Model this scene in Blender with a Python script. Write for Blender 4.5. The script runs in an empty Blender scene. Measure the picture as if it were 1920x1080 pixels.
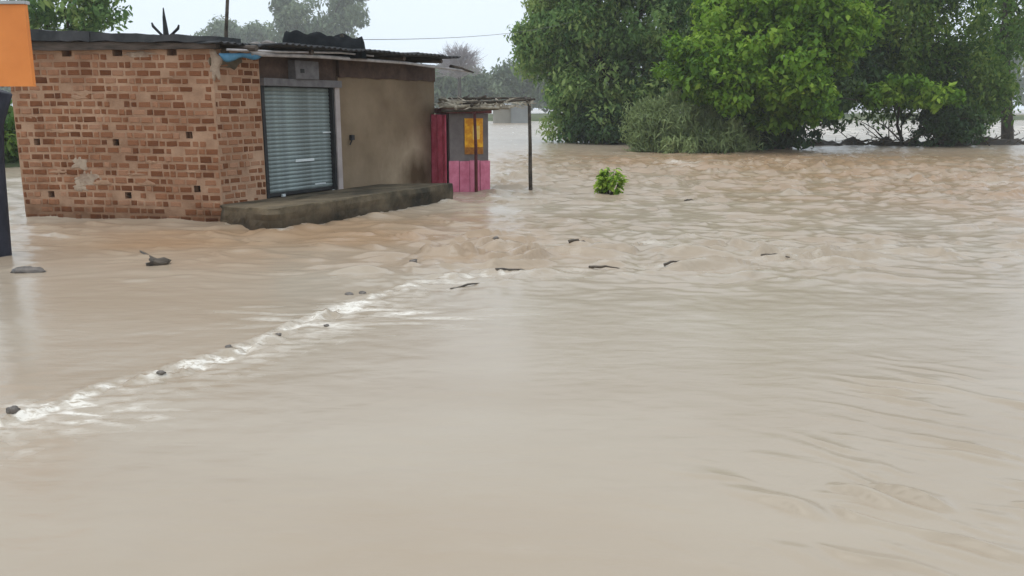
import bpy, math, random
import numpy as np
from mathutils import Vector, Matrix

# ------------------------------------------------------------------ camera, sky, sun, exposure
S = bpy.context.scene
COL = S.collection
F, CX, CY, CAMH = 1600.0, 960.0, 540.0, 1.62          # focal length in photo pixels, eye height over the water
PITCH = math.atan((540.0 - 200.0) / F)
cam_d = bpy.data.cameras.new('camera')
cam_d.sensor_width = 36.0
cam_d.lens = 36.0 * F / 1920.0
cam_d.clip_start = 0.05
cam_d.clip_end = 2000.0
cam = bpy.data.objects.new('camera', cam_d)
COL.objects.link(cam)
cam.location = (0, 0, CAMH)
cam.rotation_euler = (math.pi / 2 - PITCH, 0, 0)
S.camera = cam

SUN_EL, SUN_AZ = math.radians(74), math.radians(265)
W = bpy.data.worlds.new('World')
S.world = W
W.use_nodes = True
nt = W.node_tree
nt.nodes.clear()
wo = nt.nodes.new('ShaderNodeOutputWorld')
bg = nt.nodes.new('ShaderNodeBackground')
sky = nt.nodes.new('ShaderNodeTexSky')
sky.sky_type = 'NISHITA'
sky.sun_disc = False
sky.sun_elevation = SUN_EL
sky.sun_rotation = SUN_AZ
sky.air_density = 1.5
sky.dust_density = 6.0
hs = nt.nodes.new('ShaderNodeHueSaturation')
hs.inputs['Saturation'].default_value = 0.3
mx = nt.nodes.new('ShaderNodeMix')
mx.data_type = 'RGBA'
mx.inputs['Factor'].default_value = 0.85            # an even overcast veil over the clear sky
mx.inputs['B'].default_value = (9.1, 10.3, 11.6, 1)
nt.links.new(sky.outputs[0], hs.inputs['Color'])
nt.links.new(hs.outputs[0], mx.inputs['A'])
nt.links.new(mx.outputs['Result'], bg.inputs['Color'])
bg.inputs['Strength'].default_value = 0.095
nt.links.new(bg.outputs[0], wo.inputs['Surface'])

sun_d = bpy.data.lights.new('sun', 'SUN')
sun_d.energy = 0.9
sun_d.angle = math.radians(45)
sun_d.color = (1.0, 0.96, 0.9)
sun = bpy.data.objects.new('sun', sun_d)
COL.objects.link(sun)
sun.location = (-10, -10, 30)
sdir = Vector((math.sin(SUN_AZ) * math.cos(SUN_EL), math.cos(SUN_AZ) * math.cos(SUN_EL), math.sin(SUN_EL)))
sun.rotation_euler = sdir.to_track_quat('Z', 'Y').to_euler()

S.view_settings.view_transform = 'Standard'
S.view_settings.look = 'None'
S.view_settings.exposure = 0.28
S.view_settings.gamma = 1.0
S.view_settings.use_curve_mapping = False
S.render.engine = 'CYCLES'
S.cycles.max_bounces = 6
S.cycles.diffuse_bounces = 3
S.cycles.glossy_bounces = 3
S.cycles.transmission_bounces = 4
S.cycles.volume_bounces = 1
S.cycles.use_denoising = True

# ------------------------------------------------------------------ helpers
R = random.Random(7)
NR = np.random.RandomState(11)
cp, sp = math.cos(PITCH), math.sin(PITCH)

def ray(x, y):
    c, v = (x - CX) / F, (CY - y) / F
    return Vector((c, cp + v * sp, -sp + v * cp))

def at(x, y, d):
    """the point at distance d (metres along Y) seen at photo pixel x, y"""
    r = ray(x, y)
    return Vector((0, 0, CAMH)) + r * (d / r.y)

def gnd(x, y, z=0.0):
    """the point on the level z seen at photo pixel x, y"""
    r = ray(x, y)
    return Vector((0, 0, CAMH)) + r * ((z - CAMH) / r.z)

_perm = np.random.RandomState(3).permutation(256)
_perm = np.concatenate([_perm, _perm, _perm])
_ga = np.random.RandomState(4).rand(256) * 2 * np.pi
_gx, _gy = np.cos(_ga), np.sin(_ga)

def pn(x, y, seed=0):
    """2-D gradient noise, about -0.7 .. 0.7"""
    x = np.asarray(x, float) + seed * 17.31
    y = np.asarray(y, float) + seed * 7.77
    xi, yi = np.floor(x).astype(int), np.floor(y).astype(int)
    xf, yf = x - xi, y - yi
    xi &= 255
    yi &= 255
    u = xf * xf * xf * (xf * (xf * 6 - 15) + 10)
    v = yf * yf * yf * (yf * (yf * 6 - 15) + 10)
    def g(ix, iy, dx, dy):
        h = _perm[_perm[ix & 255] + (iy & 255)]
        return _gx[h] * dx + _gy[h] * dy
    a = g(xi, yi, xf, yf)
    b = g(xi + 1, yi, xf - 1, yf)
    c = g(xi, yi + 1, xf, yf - 1)
    d = g(xi + 1, yi + 1, xf - 1, yf - 1)
    return (a * (1 - u) + b * u) * (1 - v) + (c * (1 - u) + d * u) * v

ORG = {}

def tag(o, label=None, cat=None, group=None, kind=None):
    if label: o['label'] = label
    if cat: o['category'] = cat
    if group: o['group'] = group
    if kind: o['kind'] = kind
    return o

def empty(name, loc, label=None, cat=None, group=None, kind=None):
    o = bpy.data.objects.new(name, None)
    o.empty_display_size = 0.2
    COL.objects.link(o)
    o.location = loc
    ORG[o.name] = Vector(loc)
    return tag(o, label, cat, group, kind)

def link(name, me, parent=None, loc=(0, 0, 0), rot=(0, 0, 0), scale=(1, 1, 1)):
    """link mesh data; loc is in world space, parents are never rotated"""
    o = bpy.data.objects.new(name, me)
    COL.objects.link(o)
    base = ORG[parent.name] if parent else Vector((0, 0, 0))
    o.parent = parent
    o.location = Vector(loc) - base
    o.rotation_euler = rot
    o.scale = scale
    ORG[o.name] = Vector(loc)
    return o

def obj(name, verts, faces, mat, parent=None, smooth=False, origin=None):
    """one mesh object from world-space vertices"""
    vs = [Vector(v) for v in verts]
    if origin is None:
        origin = ORG[parent.name] if parent else sum(vs, Vector((0, 0, 0))) / len(vs)
    origin = Vector(origin)
    me = bpy.data.meshes.new(name)
    me.from_pydata([v - origin for v in vs], [], faces)
    me.update()
    me.materials.append(mat)
    if smooth:
        me.polygons.foreach_set('use_smooth', [True] * len(me.polygons))
    return link(name, me, parent, origin)

class MB:
    def __init__(s):
        s.v, s.f = [], []
    def add(s, vs, fs):
        n = len(s.v)
        s.v += [Vector(v) for v in vs]
        s.f += [tuple(i + n for i in f) for f in fs]
        return s
    def box8(s, p):
        """8 corners: bottom loop then top loop"""
        return s.add(p, [(3, 2, 1, 0), (4, 5, 6, 7), (0, 1, 5, 4), (1, 2, 6, 5), (2, 3, 7, 6), (3, 0, 4, 7)])
    def fbox(s, fr, u0, u1, w0, w1, z0, z1):
        return s.box8([fr(u0, w1, z0), fr(u1, w1, z0), fr(u1, w0, z0), fr(u0, w0, z0),
                       fr(u0, w1, z1), fr(u1, w1, z1), fr(u1, w0, z1), fr(u0, w0, z1)])
    def tube(s, pts, rad, n=8, cap=True):
        pts = [Vector(p) for p in pts]
        if not isinstance(rad, (list, tuple)): rad = [rad] * len(pts)
        b = len(s.v)
        ref = None
        for i, p in enumerate(pts):
            d = (pts[min(i + 1, len(pts) - 1)] - pts[max(i - 1, 0)]).normalized()
            if ref is None:
                ref = Vector((0, 0, 1)) if abs(d.z) < .8 else Vector((1, 0, 0))
            a = d.cross(ref).normalized()
            c = a.cross(d).normalized()
            ref = c
            for k in range(n):
                t = 2 * math.pi * k / n
                s.v.append(p + (a * math.cos(t) + c * math.sin(t)) * rad[i])
        for i in range(len(pts) - 1):
            for k in range(n):
                k2 = (k + 1) % n
                s.f.append((b + i * n + k, b + i * n + k2, b + (i + 1) * n + k2, b + (i + 1) * n + k))
        if cap:
            s.f.append(tuple(b + k for k in reversed(range(n))))
            s.f.append(tuple(b + (len(pts) - 1) * n + k for k in range(n)))
        return s
    def build(s, name, mat, parent=None, smooth=False, origin=None):
        return obj(name, s.v, s.f, mat, parent, smooth, origin)

def frame(o, d):
    """(u along d, w outward, z up) from plan origin o; outward is to the right of d... given by cross"""
    d = Vector((d[0], d[1], 0)).normalized()
    n = Vector((d.y, -d.x, 0))
    def fr(u, w, z):
        return Vector((o[0] + d.x * u + n.x * w, o[1] + d.y * u + n.y * w, z))
    fr.ang = math.atan2(d.y, d.x)
    fr.d, fr.n = d, n
    return fr

def big_mesh(name, V, Q, mat, parent=None, smooth=True, attrs=None, origin=(0, 0, 0)):
    """mesh from numpy arrays: V (n,3), Q (m,4) quads"""
    me = bpy.data.meshes.new(name)
    o = np.array(origin, dtype=np.float32)
    me.vertices.add(len(V))
    me.vertices.foreach_set('co', (V - o).astype(np.float32).ravel())
    k = Q.shape[1]
    me.loops.add(Q.size)
    me.loops.foreach_set('vertex_index', Q.astype(np.int32).ravel())
    me.polygons.add(len(Q))
    me.polygons.foreach_set('loop_start', np.arange(0, Q.size, k, dtype=np.int32))
    me.polygons.foreach_set('loop_total', np.full(len(Q), k, dtype=np.int32))
    me.update(calc_edges=True)
    if smooth:
        me.polygons.foreach_set('use_smooth', np.ones(len(Q), dtype=bool))
    for an, arr in (attrs or {}).items():
        a = me.attributes.new(an, 'FLOAT', 'POINT')
        a.data.foreach_set('value', arr.astype(np.float32))
    me.materials.append(mat)
    return link(name, me, parent, origin)

# ------------------------------------------------------------------ materials
def M_new(name):
    m = bpy.data.materials.new(name)
    m.use_nodes = True
    t = m.node_tree
    t.nodes.clear()
    out = t.nodes.new('ShaderNodeOutputMaterial')
    b = t.nodes.new('ShaderNodeBsdfPrincipled')
    t.links.new(b.outputs[0], out.inputs['Surface'])
    return m, t, b, out

def c4(c): return (c[0], c[1], c[2], 1)

def noise_node(t, scale, detail=4, rough=.6, stretch=(1, 1, 1), coord='Object', dist=0):
    tc = t.nodes.new('ShaderNodeTexCoord')
    mp = t.nodes.new('ShaderNodeMapping')
    mp.inputs['Scale'].default_value = stretch
    n = t.nodes.new('ShaderNodeTexNoise')
    n.inputs['Scale'].default_value = scale
    n.inputs['Detail'].default_value = detail
    n.inputs['Roughness'].default_value = rough
    n.inputs['Distortion'].default_value = dist
    t.links.new(tc.outputs[coord], mp.inputs['Vector'])
    t.links.new(mp.outputs[0], n.inputs['Vector'])
    return n

def ramp_node(t, stops):
    r = t.nodes.new('ShaderNodeValToRGB')
    e = r.color_ramp.elements
    e[0].position, e[0].color = stops[0][0], c4(stops[0][1])
    e[1].position, e[1].color = stops[-1][0], c4(stops[-1][1])
    for p, c in stops[1:-1]:
        k = e.new(p)
        k.color = c4(c)
    return r

def mat(name, c1, c2, scale=6, rough=.85, bump=.15, bscale=None, stretch=(1, 1, 1), metal=0, detail=5, lo=.35, hi=.65, spec=.3, wet=False):
    m, t, b, out = M_new(name)
    n = noise_node(t, scale, detail, .65, stretch)
    r = ramp_node(t, [(lo, c1), (hi, c2)])
    t.links.new(n.outputs[0], r.inputs[0])
    if wet: damp(t, b, r.outputs[0])
    else: t.links.new(r.outputs[0], b.inputs['Base Color'])
    b.inputs['Roughness'].default_value = rough
    b.inputs['Metallic'].default_value = metal
    b.inputs['Specular IOR Level'].default_value = spec
    if bump:
        n2 = noise_node(t, bscale or scale * 5, 4, .7, stretch)
        bp = t.nodes.new('ShaderNodeBump')
        bp.inputs['Strength'].default_value = bump
        bp.inputs['Distance'].default_value = .02
        t.links.new(n2.outputs[0], bp.inputs['Height'])
        t.links.new(bp.outputs[0], b.inputs['Normal'])
    return m

def damp(t, b, col_out):
    """soaked band just above the flood line, its edge broken by noise"""
    g = t.nodes.new('ShaderNodeNewGeometry')
    sx = t.nodes.new('ShaderNodeSeparateXYZ')
    t.links.new(g.outputs['Position'], sx.inputs[0])
    n = t.nodes.new('ShaderNodeTexNoise')
    n.inputs['Scale'].default_value = 3.0
    n.inputs['Detail'].default_value = 5
    t.links.new(g.outputs['Position'], n.inputs['Vector'])
    ma = t.nodes.new('ShaderNodeMath'); ma.operation = 'MULTIPLY_ADD'
    ma.inputs[1].default_value = -.45
    t.links.new(n.outputs[0], ma.inputs[0])
    t.links.new(sx.outputs['Z'], ma.inputs[2])
    r = ramp_node(t, [(.0, (.52, .47, .42)), (.22, (1, 1, 1))])
    mr = t.nodes.new('ShaderNodeMapRange')
    mr.inputs['From Min'].default_value = -.18
    mr.inputs['From Max'].default_value = .82
    t.links.new(ma.outputs[0], mr.inputs['Value'])
    t.links.new(mr.outputs[0], r.inputs[0])
    mm = t.nodes.new('ShaderNodeMix'); mm.data_type = 'RGBA'; mm.blend_type = 'MULTIPLY'
    mm.inputs['Factor'].default_value = 1
    t.links.new(col_out, mm.inputs['A'])
    t.links.new(r.outputs[0], mm.inputs['B'])
    t.links.new(mm.outputs['Result'], b.inputs['Base Color'])

def brick_mat(name, island):
    m, t, b, out = M_new(name)
    if island:
        g = t.nodes.new('ShaderNodeNewGeometry')
        rnd = g.outputs['Random Per Island']
    else:
        g = t.nodes.new('ShaderNodeObjectInfo')
        rnd = g.outputs['Random']
    r = ramp_node(t, [(0, (.125, .045, .018)), (.25, (.22, .088, .040)), (.6, (.29, .132, .068)), (.85, (.345, .175, .10)), (1, (.40, .225, .14))])
    t.links.new(rnd, r.inputs[0])
    n = noise_node(t, 9, 6, .7, coord='Generated' if not island else 'Object')
    r2 = ramp_node(t, [(.3, (.62, .6, .58)), (.7, (1.25, 1.2, 1.15))])
    t.links.new(n.outputs[0], r2.inputs[0])
    mm = t.nodes.new('ShaderNodeMix')
    mm.data_type = 'RGBA'
    mm.blend_type = 'MULTIPLY'
    mm.inputs['Factor'].default_value = 1
    t.links.new(r.outputs[0], mm.inputs['A'])
    t.links.new(r2.outputs[0], mm.inputs['B'])
    damp(t, b, mm.outputs['Result'])
    b.inputs['Roughness'].default_value = .92
    b.inputs['Specular IOR Level'].default_value = .2
    return m

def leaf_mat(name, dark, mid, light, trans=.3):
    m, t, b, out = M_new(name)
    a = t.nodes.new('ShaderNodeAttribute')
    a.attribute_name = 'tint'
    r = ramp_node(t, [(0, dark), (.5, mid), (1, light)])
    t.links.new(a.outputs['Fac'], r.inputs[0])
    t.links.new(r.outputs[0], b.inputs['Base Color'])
    b.inputs['Roughness'].default_value = .55
    b.inputs['Specular IOR Level'].default_value = .25
    tr = t.nodes.new('ShaderNodeBsdfTranslucent')
    t.links.new(r.outputs[0], tr.inputs['Color'])
    ms = t.nodes.new('ShaderNodeMixShader')
    ms.inputs[0].default_value = trans
    t.links.new(b.outputs[0], ms.inputs[1])
    t.links.new(tr.outputs[0], ms.inputs[2])
    t.links.new(ms.outputs[0], out.inputs['Surface'])
    return m

M = {}
M['mortar'] = mat('mortar', (.29, .165, .098), (.49, .31, .20), 1.9, .95, .5, 40, wet=True)
M['brick'] = brick_mat('brick', False)
M['brick_stuff'] = brick_mat('brick_rows', True)
M['cement'] = mat('cement', (.028, .024, .014), (.17, .13, .08), 1.5, .85, .5, 22, lo=.36, hi=.66, wet=True)
M['jamb'] = mat('jamb', (.33, .28, .26), (.43, .37, .35), 3, .85, .15)
M['splash'] = mat('splash', (.25, .165, .115), (.44, .34, .25), 9, .9, .4, 25, lo=.3, hi=.6)
M['steel'] = mat('steel', (.15, .17, .16), (.29, .345, .335), 2.6, .55, .1, 40, stretch=(1, 1, 1), metal=.25, spec=.4)
M['bright_steel'] = mat('bright_steel', (.55, .6, .6), (.7, .74, .74), 5, .4, 0, metal=.3)  # pale steel, white reflections on handles and locks put into the colour
M['dark_steel'] = mat('dark_steel', (.012, .012, .014), (.03, .03, .03), 5, .6, .1)
M['grey_box'] = mat('grey_box', (.11, .1, .1), (.17, .16, .16), 8, .6, .1)
M['tin'] = mat('tin', (.026, .028, .03), (.075, .075, .078), 2.5, .75, .2, 30, metal=.2)
M['old_timber'] = mat('old_timber', (.05, .04, .032), (.13, .1, .08), 3, .9, .5, 20, stretch=(1, 1, 6))
M['pale_pole'] = mat('pale_pole', (.3, .28, .27), (.5, .47, .46), 6, .6, .2)
M['beam'] = mat('beam', (.055, .032, .024), (.11, .07, .05), 4, .9, .4)
M['black_tarp'] = mat('black_tarp', (.006, .007, .008), (.014, .016, .018), 3, .95, .4, 14, spec=.05)
M['blue_tarp'] = mat('blue_tarp', (.03, .12, .2), (.09, .24, .36), 5, .45, .3, 15)
M['orange'] = mat('orange', (.72, .225, .05), (.82, .275, .065), 1.5, .55, .08, 25)
M['cap'] = mat('cap', (.35, .36, .35), (.5, .5, .5), 4, .5, .1)
M['navy'] = mat('navy', (.012, .014, .022), (.03, .03, .045), 4, .6, .2)
M['red_cloth'] = mat('red_cloth', (.38, .04, .07), (.62, .12, .18), 3, .8, .3, 8)
M['pink'] = mat('pink', (.50, .12, .19), (.68, .23, .32), 4, .75, .25, 15)
M['grey_panel'] = mat('grey_panel', (.13, .11, .105), (.19, .165, .155), 4, .8, .2)
M['poster'] = mat('poster', (.62, .24, .01), (.85, .45, .02), 9, .6, .05, lo=.4, hi=.6)
M['maroon'] = mat('maroon', (.07, .018, .02), (.14, .04, .035), 6, .8, .3)
M['bamboo'] = mat('bamboo', (.16, .13, .09), (.4, .36, .28), 7, .8, .3)
M['dry_wood'] = mat('dry_wood', (.03, .025, .02), (.1, .08, .06), 9, .9, .5)
M['wet_wood'] = mat('wet_wood', (.03, .022, .014), (.10, .072, .045), 12, .5, .6, spec=.5)
M['wet_stone'] = mat('wet_stone', (.06, .05, .042), (.18, .15, .125), 9, .4, .5, spec=.5)
M['bark'] = mat('bark', (.02, .017, .013), (.075, .06, .045), 8, .95, .6, 25, stretch=(1, 1, .3))
M['mud'] = mat('mud', (.07, .05, .035), (.15, .11, .08), 2, .8, .5)
M['wet_mud'] = mat('wet_mud', (.022, .016, .012), (.06, .045, .032), 2, .7, .5)
M['bank'] = mat('bank', (.05, .07, .03), (.12, .13, .06), .6, .95, .4)
M['far_wall'] = mat('far_wall', (.30, .28, .235), (.36, .335, .29), 1, .9, 0)  # wall colour pulled towards the haze, distance painted in
M['far_roof'] = mat('far_roof', (.22, .225, .22), (.28, .285, .28), 1, .9, 0)  # roof grey paled the same way, haze painted in
M['wire'] = mat('wire', (.12, .12, .13), (.2, .2, .2), 1, .6, 0)
M['leaf_a'] = leaf_mat('leaf_a', (.05, .125, .034), (.175, .295, .085), (.38, .47, .145), .42)
M['leaf_b'] = leaf_mat('leaf_b', (.034, .10, .008), (.15, .29, .02), (.35, .50, .06), .42)
M['leaf_d'] = leaf_mat('leaf_d', (.026, .08, .012), (.10, .195, .03), (.24, .32, .06), .42)
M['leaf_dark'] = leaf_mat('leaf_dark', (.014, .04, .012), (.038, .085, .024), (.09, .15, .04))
M['leaf_far'] = leaf_mat('leaf_far', (.075, .115, .065), (.14, .19, .105), (.22, .27, .16))  # far leaves paled in colour to stand in for distance haze
M['leaf_bush'] = leaf_mat('leaf_bush', (.10, .20, .015), (.24, .40, .04), (.45, .58, .09), .4)
M['grass'] = leaf_mat('grass', (.15, .20, .075), (.24, .31, .12), (.38, .44, .19))
M['bare'] = mat('bare', (.28, .25, .27), (.36, .33, .34), 3, .9, 0)  # purplish grey twigs, lightened further as painted haze

def plaster_mat():
    """bare cement plaster: blotches, damp streaks and a dark soot-like stain low at the far end"""
    m, t, b, out = M_new('plaster')
    n = noise_node(t, 1.1, 6, .6)
    r = ramp_node(t, [(.3, (.25, .185, .12)), (.55, (.36, .28, .19)), (.75, (.44, .35, .245))])
    t.links.new(n.outputs[0], r.inputs[0])
    n3 = noise_node(t, 2.2, 5, .6, (1, 1, .5))
    tc = t.nodes.new('ShaderNodeTexCoord')
    # the stain: distance from a point on the wall, edge broken by noise (object space, metres from the shop corner)
    vd = t.nodes.new('ShaderNodeVectorMath'); vd.operation = 'DISTANCE'
    sc = t.nodes.new('ShaderNodeMapping'); sc.inputs['Scale'].default_value = (1, 1, 1.6)
    t.links.new(tc.outputs['Object'], sc.inputs['Vector'])
    vd.inputs[1].default_value = STAIN
    t.links.new(sc.outputs[0], vd.inputs[0])
    ad = t.nodes.new('ShaderNodeMath'); ad.operation = 'MULTIPLY_ADD'
    ad.inputs[1].default_value = .9
    t.links.new(n3.outputs[0], ad.inputs[0])
    t.links.new(vd.outputs['Value'], ad.inputs[2])
    sr = ramp_node(t, [(.75, (.30, .25, .2)), (1.0, (.62, .58, .54)), (1.45, (1, 1, 1))])
    mr = t.nodes.new('ShaderNodeMapRange')
    mr.inputs['From Max'].default_value = 2.0
    t.links.new(ad.outputs[0], mr.inputs['Value'])
    for e in sr.color_ramp.elements: e.position = min(1, e.position / 2.0) if e.position > .5 else e.position
    sr.color_ramp.elements[0].position = .30
    sr.color_ramp.elements[1].position = .62
    sr.color_ramp.elements[2].position = .98
    t.links.new(mr.outputs[0], sr.inputs[0])
    mm = t.nodes.new('ShaderNodeMix'); mm.data_type = 'RGBA'; mm.blend_type = 'MULTIPLY'
    mm.inputs['Factor'].default_value = 1
    t.links.new(r.outputs[0], mm.inputs['A'])
    t.links.new(sr.outputs[0], mm.inputs['B'])
    t.links.new(mm.outputs['Result'], b.inputs['Base Color'])
    b.inputs['Roughness'].default_value = .93
    b.inputs['Specular IOR Level'].default_value = .2
    n2 = noise_node(t, 22, 5, .7)
    bp = t.nodes.new('ShaderNodeBump'); bp.inputs['Strength'].default_value = .35; bp.inputs['Distance'].default_value = .02
    t.links.new(n2.outputs[0], bp.inputs['Height'])
    t.links.new(bp.outputs[0], b.inputs['Normal'])
    return m

def water_mat():
    m, t, b, out = M_new('muddy_water')
    n = noise_node(t, .35, 5, .6, (.5, 1.3, 1))
    r = ramp_node(t, [(.3, (.335, .265, .188)), (.5, (.375, .308, .230)), (.7, (.405, .342, .262))])
    t.links.new(n.outputs[0], r.inputs[0])
    fa = t.nodes.new('ShaderNodeAttribute'); fa.attribute_name = 'foam'
    mm = t.nodes.new('ShaderNodeMix'); mm.data_type = 'RGBA'
    mm.inputs['B'].default_value = (.74, .69, .61, 1)
    si = t.nodes.new('ShaderNodeAttribute'); si.attribute_name = 'brown_tint'
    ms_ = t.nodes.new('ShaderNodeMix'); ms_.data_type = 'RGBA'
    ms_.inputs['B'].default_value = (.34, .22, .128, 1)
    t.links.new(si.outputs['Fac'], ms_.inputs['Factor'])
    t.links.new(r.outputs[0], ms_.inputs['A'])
    nf = noise_node(t, 26, 4, .75, (.55, 1.25, 1), dist=.5)
    fr_ = ramp_node(t, [(.36, (.0, .0, .0)), (.54, (1.3, 1.3, 1.3))])
    t.links.new(nf.outputs[0], fr_.inputs[0])
    fm = t.nodes.new('ShaderNodeMath'); fm.operation = 'MULTIPLY'; fm.use_clamp = True
    t.links.new(fa.outputs['Fac'], fm.inputs[0])
    t.links.new(fr_.outputs[0], fm.inputs[1])
    t.links.new(fm.outputs[0], mm.inputs['Factor'])
    t.links.new(ms_.outputs['Result'], mm.inputs['A'])
    t.links.new(mm.outputs['Result'], b.inputs['Base Color'])
    rr = t.nodes.new('ShaderNodeMapRange')
    rr.inputs['To Min'].default_value = .24
    rr.inputs['To Max'].default_value = .7
    t.links.new(fa.outputs['Fac'], rr.inputs['Value'])
    t.links.new(rr.outputs[0], b.inputs['Roughness'])
    b.inputs['IOR'].default_value = 1.33
    n2 = noise_node(t, 5.0, 4, .55, (.6, 1.6, 1), dist=.4)
    bp = t.nodes.new('ShaderNodeBump'); bp.inputs['Strength'].default_value = .16; bp.inputs['Distance'].default_value = .03
    t.links.new(n2.outputs[0], bp.inputs['Height'])
    t.links.new(bp.outputs[0], b.inputs['Normal'])
    return m
M['water'] = water_mat()

# ------------------------------------------------------------------ the setting: river bed, flood water, banks
big_mesh('ground', np.array([[-700, -700, -.9], [700, -700, -.9], [700, 700, -.9], [-700, 700, -.9]], float), np.array([[0, 1, 2, 3]]), M['mud'], smooth=False)
tag(bpy.data.objects['ground'], 'brown mud bed under the flood', None, None, 'structure')

def g2(px, py):
    p = gnd(px, py)
    return p.x, p.y

WEIR = [g2(*p) for p in [(-420, 930), (-60, 812), (0, 790), (110, 755), (210, 722), (320, 697), (420, 661), (500, 633), (560, 610), (640, 578), (705, 553), (780, 532), (880, 522), (965, 514), (1130, 505), (1270, 497), (1450, 489), (1650, 477)]]
WSTR = [.8, 1, 1, 1, .8, .9, 1, 1, 1, 1, .75, .45, .35, .4, .25, .2, .25, .1]
PLINTH_PX = [(428, 421), (520, 437), (850, 379)]

WG = {}
def wz(p):
    """height of the water surface under a point"""
    r_, t_ = math.hypot(p.x, p.y), math.atan2(p.x, p.y)
    i = min(len(WG['rr']) - 1, int(np.searchsorted(WG['rr'], r_)))
    j = min(759, max(0, int(np.searchsorted(WG['th'], t_))))
    return float(WG['H'][max(0, i - 2):i + 3, max(0, j - 2):j + 3].max())

def water():
    r1 = np.exp(np.linspace(math.log(1.2), math.log(48), 780))
    r2 = np.exp(np.linspace(math.log(48), math.log(600), 90))[1:]
    rr = np.concatenate([[.05], r1, r2])
    th = np.radians(np.concatenate([np.linspace(-46, 46, 760), np.linspace(46, 314, 40)[1:-1]]))
    T, RR = np.meshgrid(th, rr)
    X, Y = RR * np.sin(T), RR * np.cos(T)
    H = np.zeros_like(X)
    front = Y > .5
    # how rough the surface is, place by place
    def blob(px, py, sx, sy, rot=0):
        x0, y0 = g2(px, py)
        dx, dy = X - x0, Y - y0
        c, s = math.cos(rot), math.sin(rot)
        u, v = dx * c + dy * s, -dx * s + dy * c
        return np.exp(-(u / sx) ** 2 - (v / sy) ** 2)
    d = np.hypot(X, Y)
    chop = .004 + .012 * np.clip((Y - 9) / 8, 0, 1)
    chop = chop + .020 * blob(960, 450, 1.9, 1.9) + .030 * blob(1250, 480, 2.2, 1.3) + .02 * blob(1060, 340, 2.5, 3)
    chop = chop + .020 * blob(1600, 480, 3, 2) + .03 * blob(1500, 300, 9, 4) + .02 * blob(1800, 350, 6, 5) + .02 * blob(800, 520, .9, .9)
    chop = chop + .025 * blob(1050, 245, 5, 12)
    chop *= np.clip(1 - (d - 60) / 60, .1, 1)
    wx, wy = X + .35 * pn(X * .7, Y * .7, 5), Y + .35 * pn(X * .7, Y * .7, 6)
    rid = 1 - 2.2 * np.abs(pn(wx * .85, wy * 1.5, 1))
    n1 = .45 * rid + .6 * pn(wx * 1.6, wy * 2.9, 2) + .60 * pn(wx * 3.4, wy * 5.6, 3) + .34 * pn(wx * 7, wy * 11, 4)
    def saw(phase, steep=.12):
        f = phase - np.floor(phase)
        q = np.where(f < steep, f / steep, 1 - (f - steep) / (1 - steep))
        return q * q * (3 - 2 * q)
    # short steep wavelets: sharp face towards the viewer's bank, long back
    ph = wy / .55 + .25 * wx + 1.5 * pn(wx * .9, wy * .9, 14)
    fl = saw(ph) * np.clip(pn(wx * 1.1, wy * 3.0, 15) * 2.6 - .12, 0, 1)
    ph2 = wy / .33 - .2 * wx + 1.7 * pn(wx * 1.4, wy * 1.4, 18)
    fl = fl + .75 * saw(ph2, .16) * np.clip(pn(wx * 2.0, wy * 4.6, 19) * 2.6 - .12, 0, 1)
    flk = .058 * blob(930, 470, 1.9, 1.3) + .058 * blob(1180, 490, 2.6, .8) + .05 * blob(1500, 480, 3, .8) + .05 * blob(1000, 350, 2.4, 2.5) + .042 * np.clip((Y - 7.0) / 4, 0, 1) * np.clip(1 - (d - 26) / 20, 0, 1)
    flk = flk + .06 * blob(1700, 330, 9, 5) + .05 * blob(1350, 310, 5, 4)
    H += flk * fl
    gust = .55 + .9 * np.clip(pn(X * .22, Y * .3, 9) + .35, 0, 1)
    H += chop * n1 * 1.15 * gust
    # long low swells everywhere
    H += .012 * pn(X * .25, Y * .45, 12) * np.clip(d / 6, 0, 1)
    H += .0022 * pn(wx * 5, wy * 9, 16) * np.clip(pn(X * .6, Y * .8, 17) * 2 + .5, 0, 1)
    # near right: short oblique wavelets, sharp troughs
    nr = 1.1 * blob(1790, 950, .66, .5) + .65 * blob(1850, 760, .7, .6) + .3 * blob(1560, 960, .45, .35)
    U, V = X * .82 - Y * .57, X * .57 + Y * .82
    ph = V / .17 + 1.1 * pn(X * 1.7, Y * 1.7, 21) + .35 * pn(X * 4, Y * 4, 22)
    msk = np.clip(pn(U * 1.7, V * 4.6, 23) * 2.6 + .12, 0, 1)
    H += np.clip(nr, 0, 1) * (.062 * saw(ph, .13) * msk + .010 * saw(V / .09 + 1.3 * pn(X * 3, Y * 3, 26), .2) * np.clip(pn(U * 4, V * 7, 27) * 2.4, 0, 1) + .003 * pn(U * 5, V * 9, 24))
    # the submerged kerb: water spills over it to the near side
    best = np.full(X.shape, 1e9)
    side = np.zeros(X.shape)
    stren = np.zeros(X.shape)
    along = np.zeros(X.shape)
    acc = 0.0
    jx, jy = X + .10 * pn(X * 1.7, Y * 1.7, 31), Y + .22 * pn(X * 1.7, Y * 1.7, 32)
    for i in range(len(WEIR) - 1):
        (ax, ay), (bx, by) = WEIR[i], WEIR[i + 1]
        ex, ey = bx - ax, by - ay
        L2 = ex * ex + ey * ey
        tt = np.clip(((jx - ax) * ex + (jy - ay) * ey) / L2, 0, 1)
        qx, qy = jx - (ax + tt * ex), jy - (ay + tt * ey)
        dd = np.hypot(qx, qy)
        cr = ex * (jy - ay) - ey * (jx - ax)
        k = dd < best
        best = np.where(k, dd, best)
        side = np.where(k, -np.sign(cr), side)
        stren = np.where(k, WSTR[i] * (1 - tt) + WSTR[i + 1] * tt, stren)
        along = np.where(k, acc + tt * math.sqrt(L2), along)
        acc += math.sqrt(L2)
    s = best * side                               # positive = near, downstream side
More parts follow.
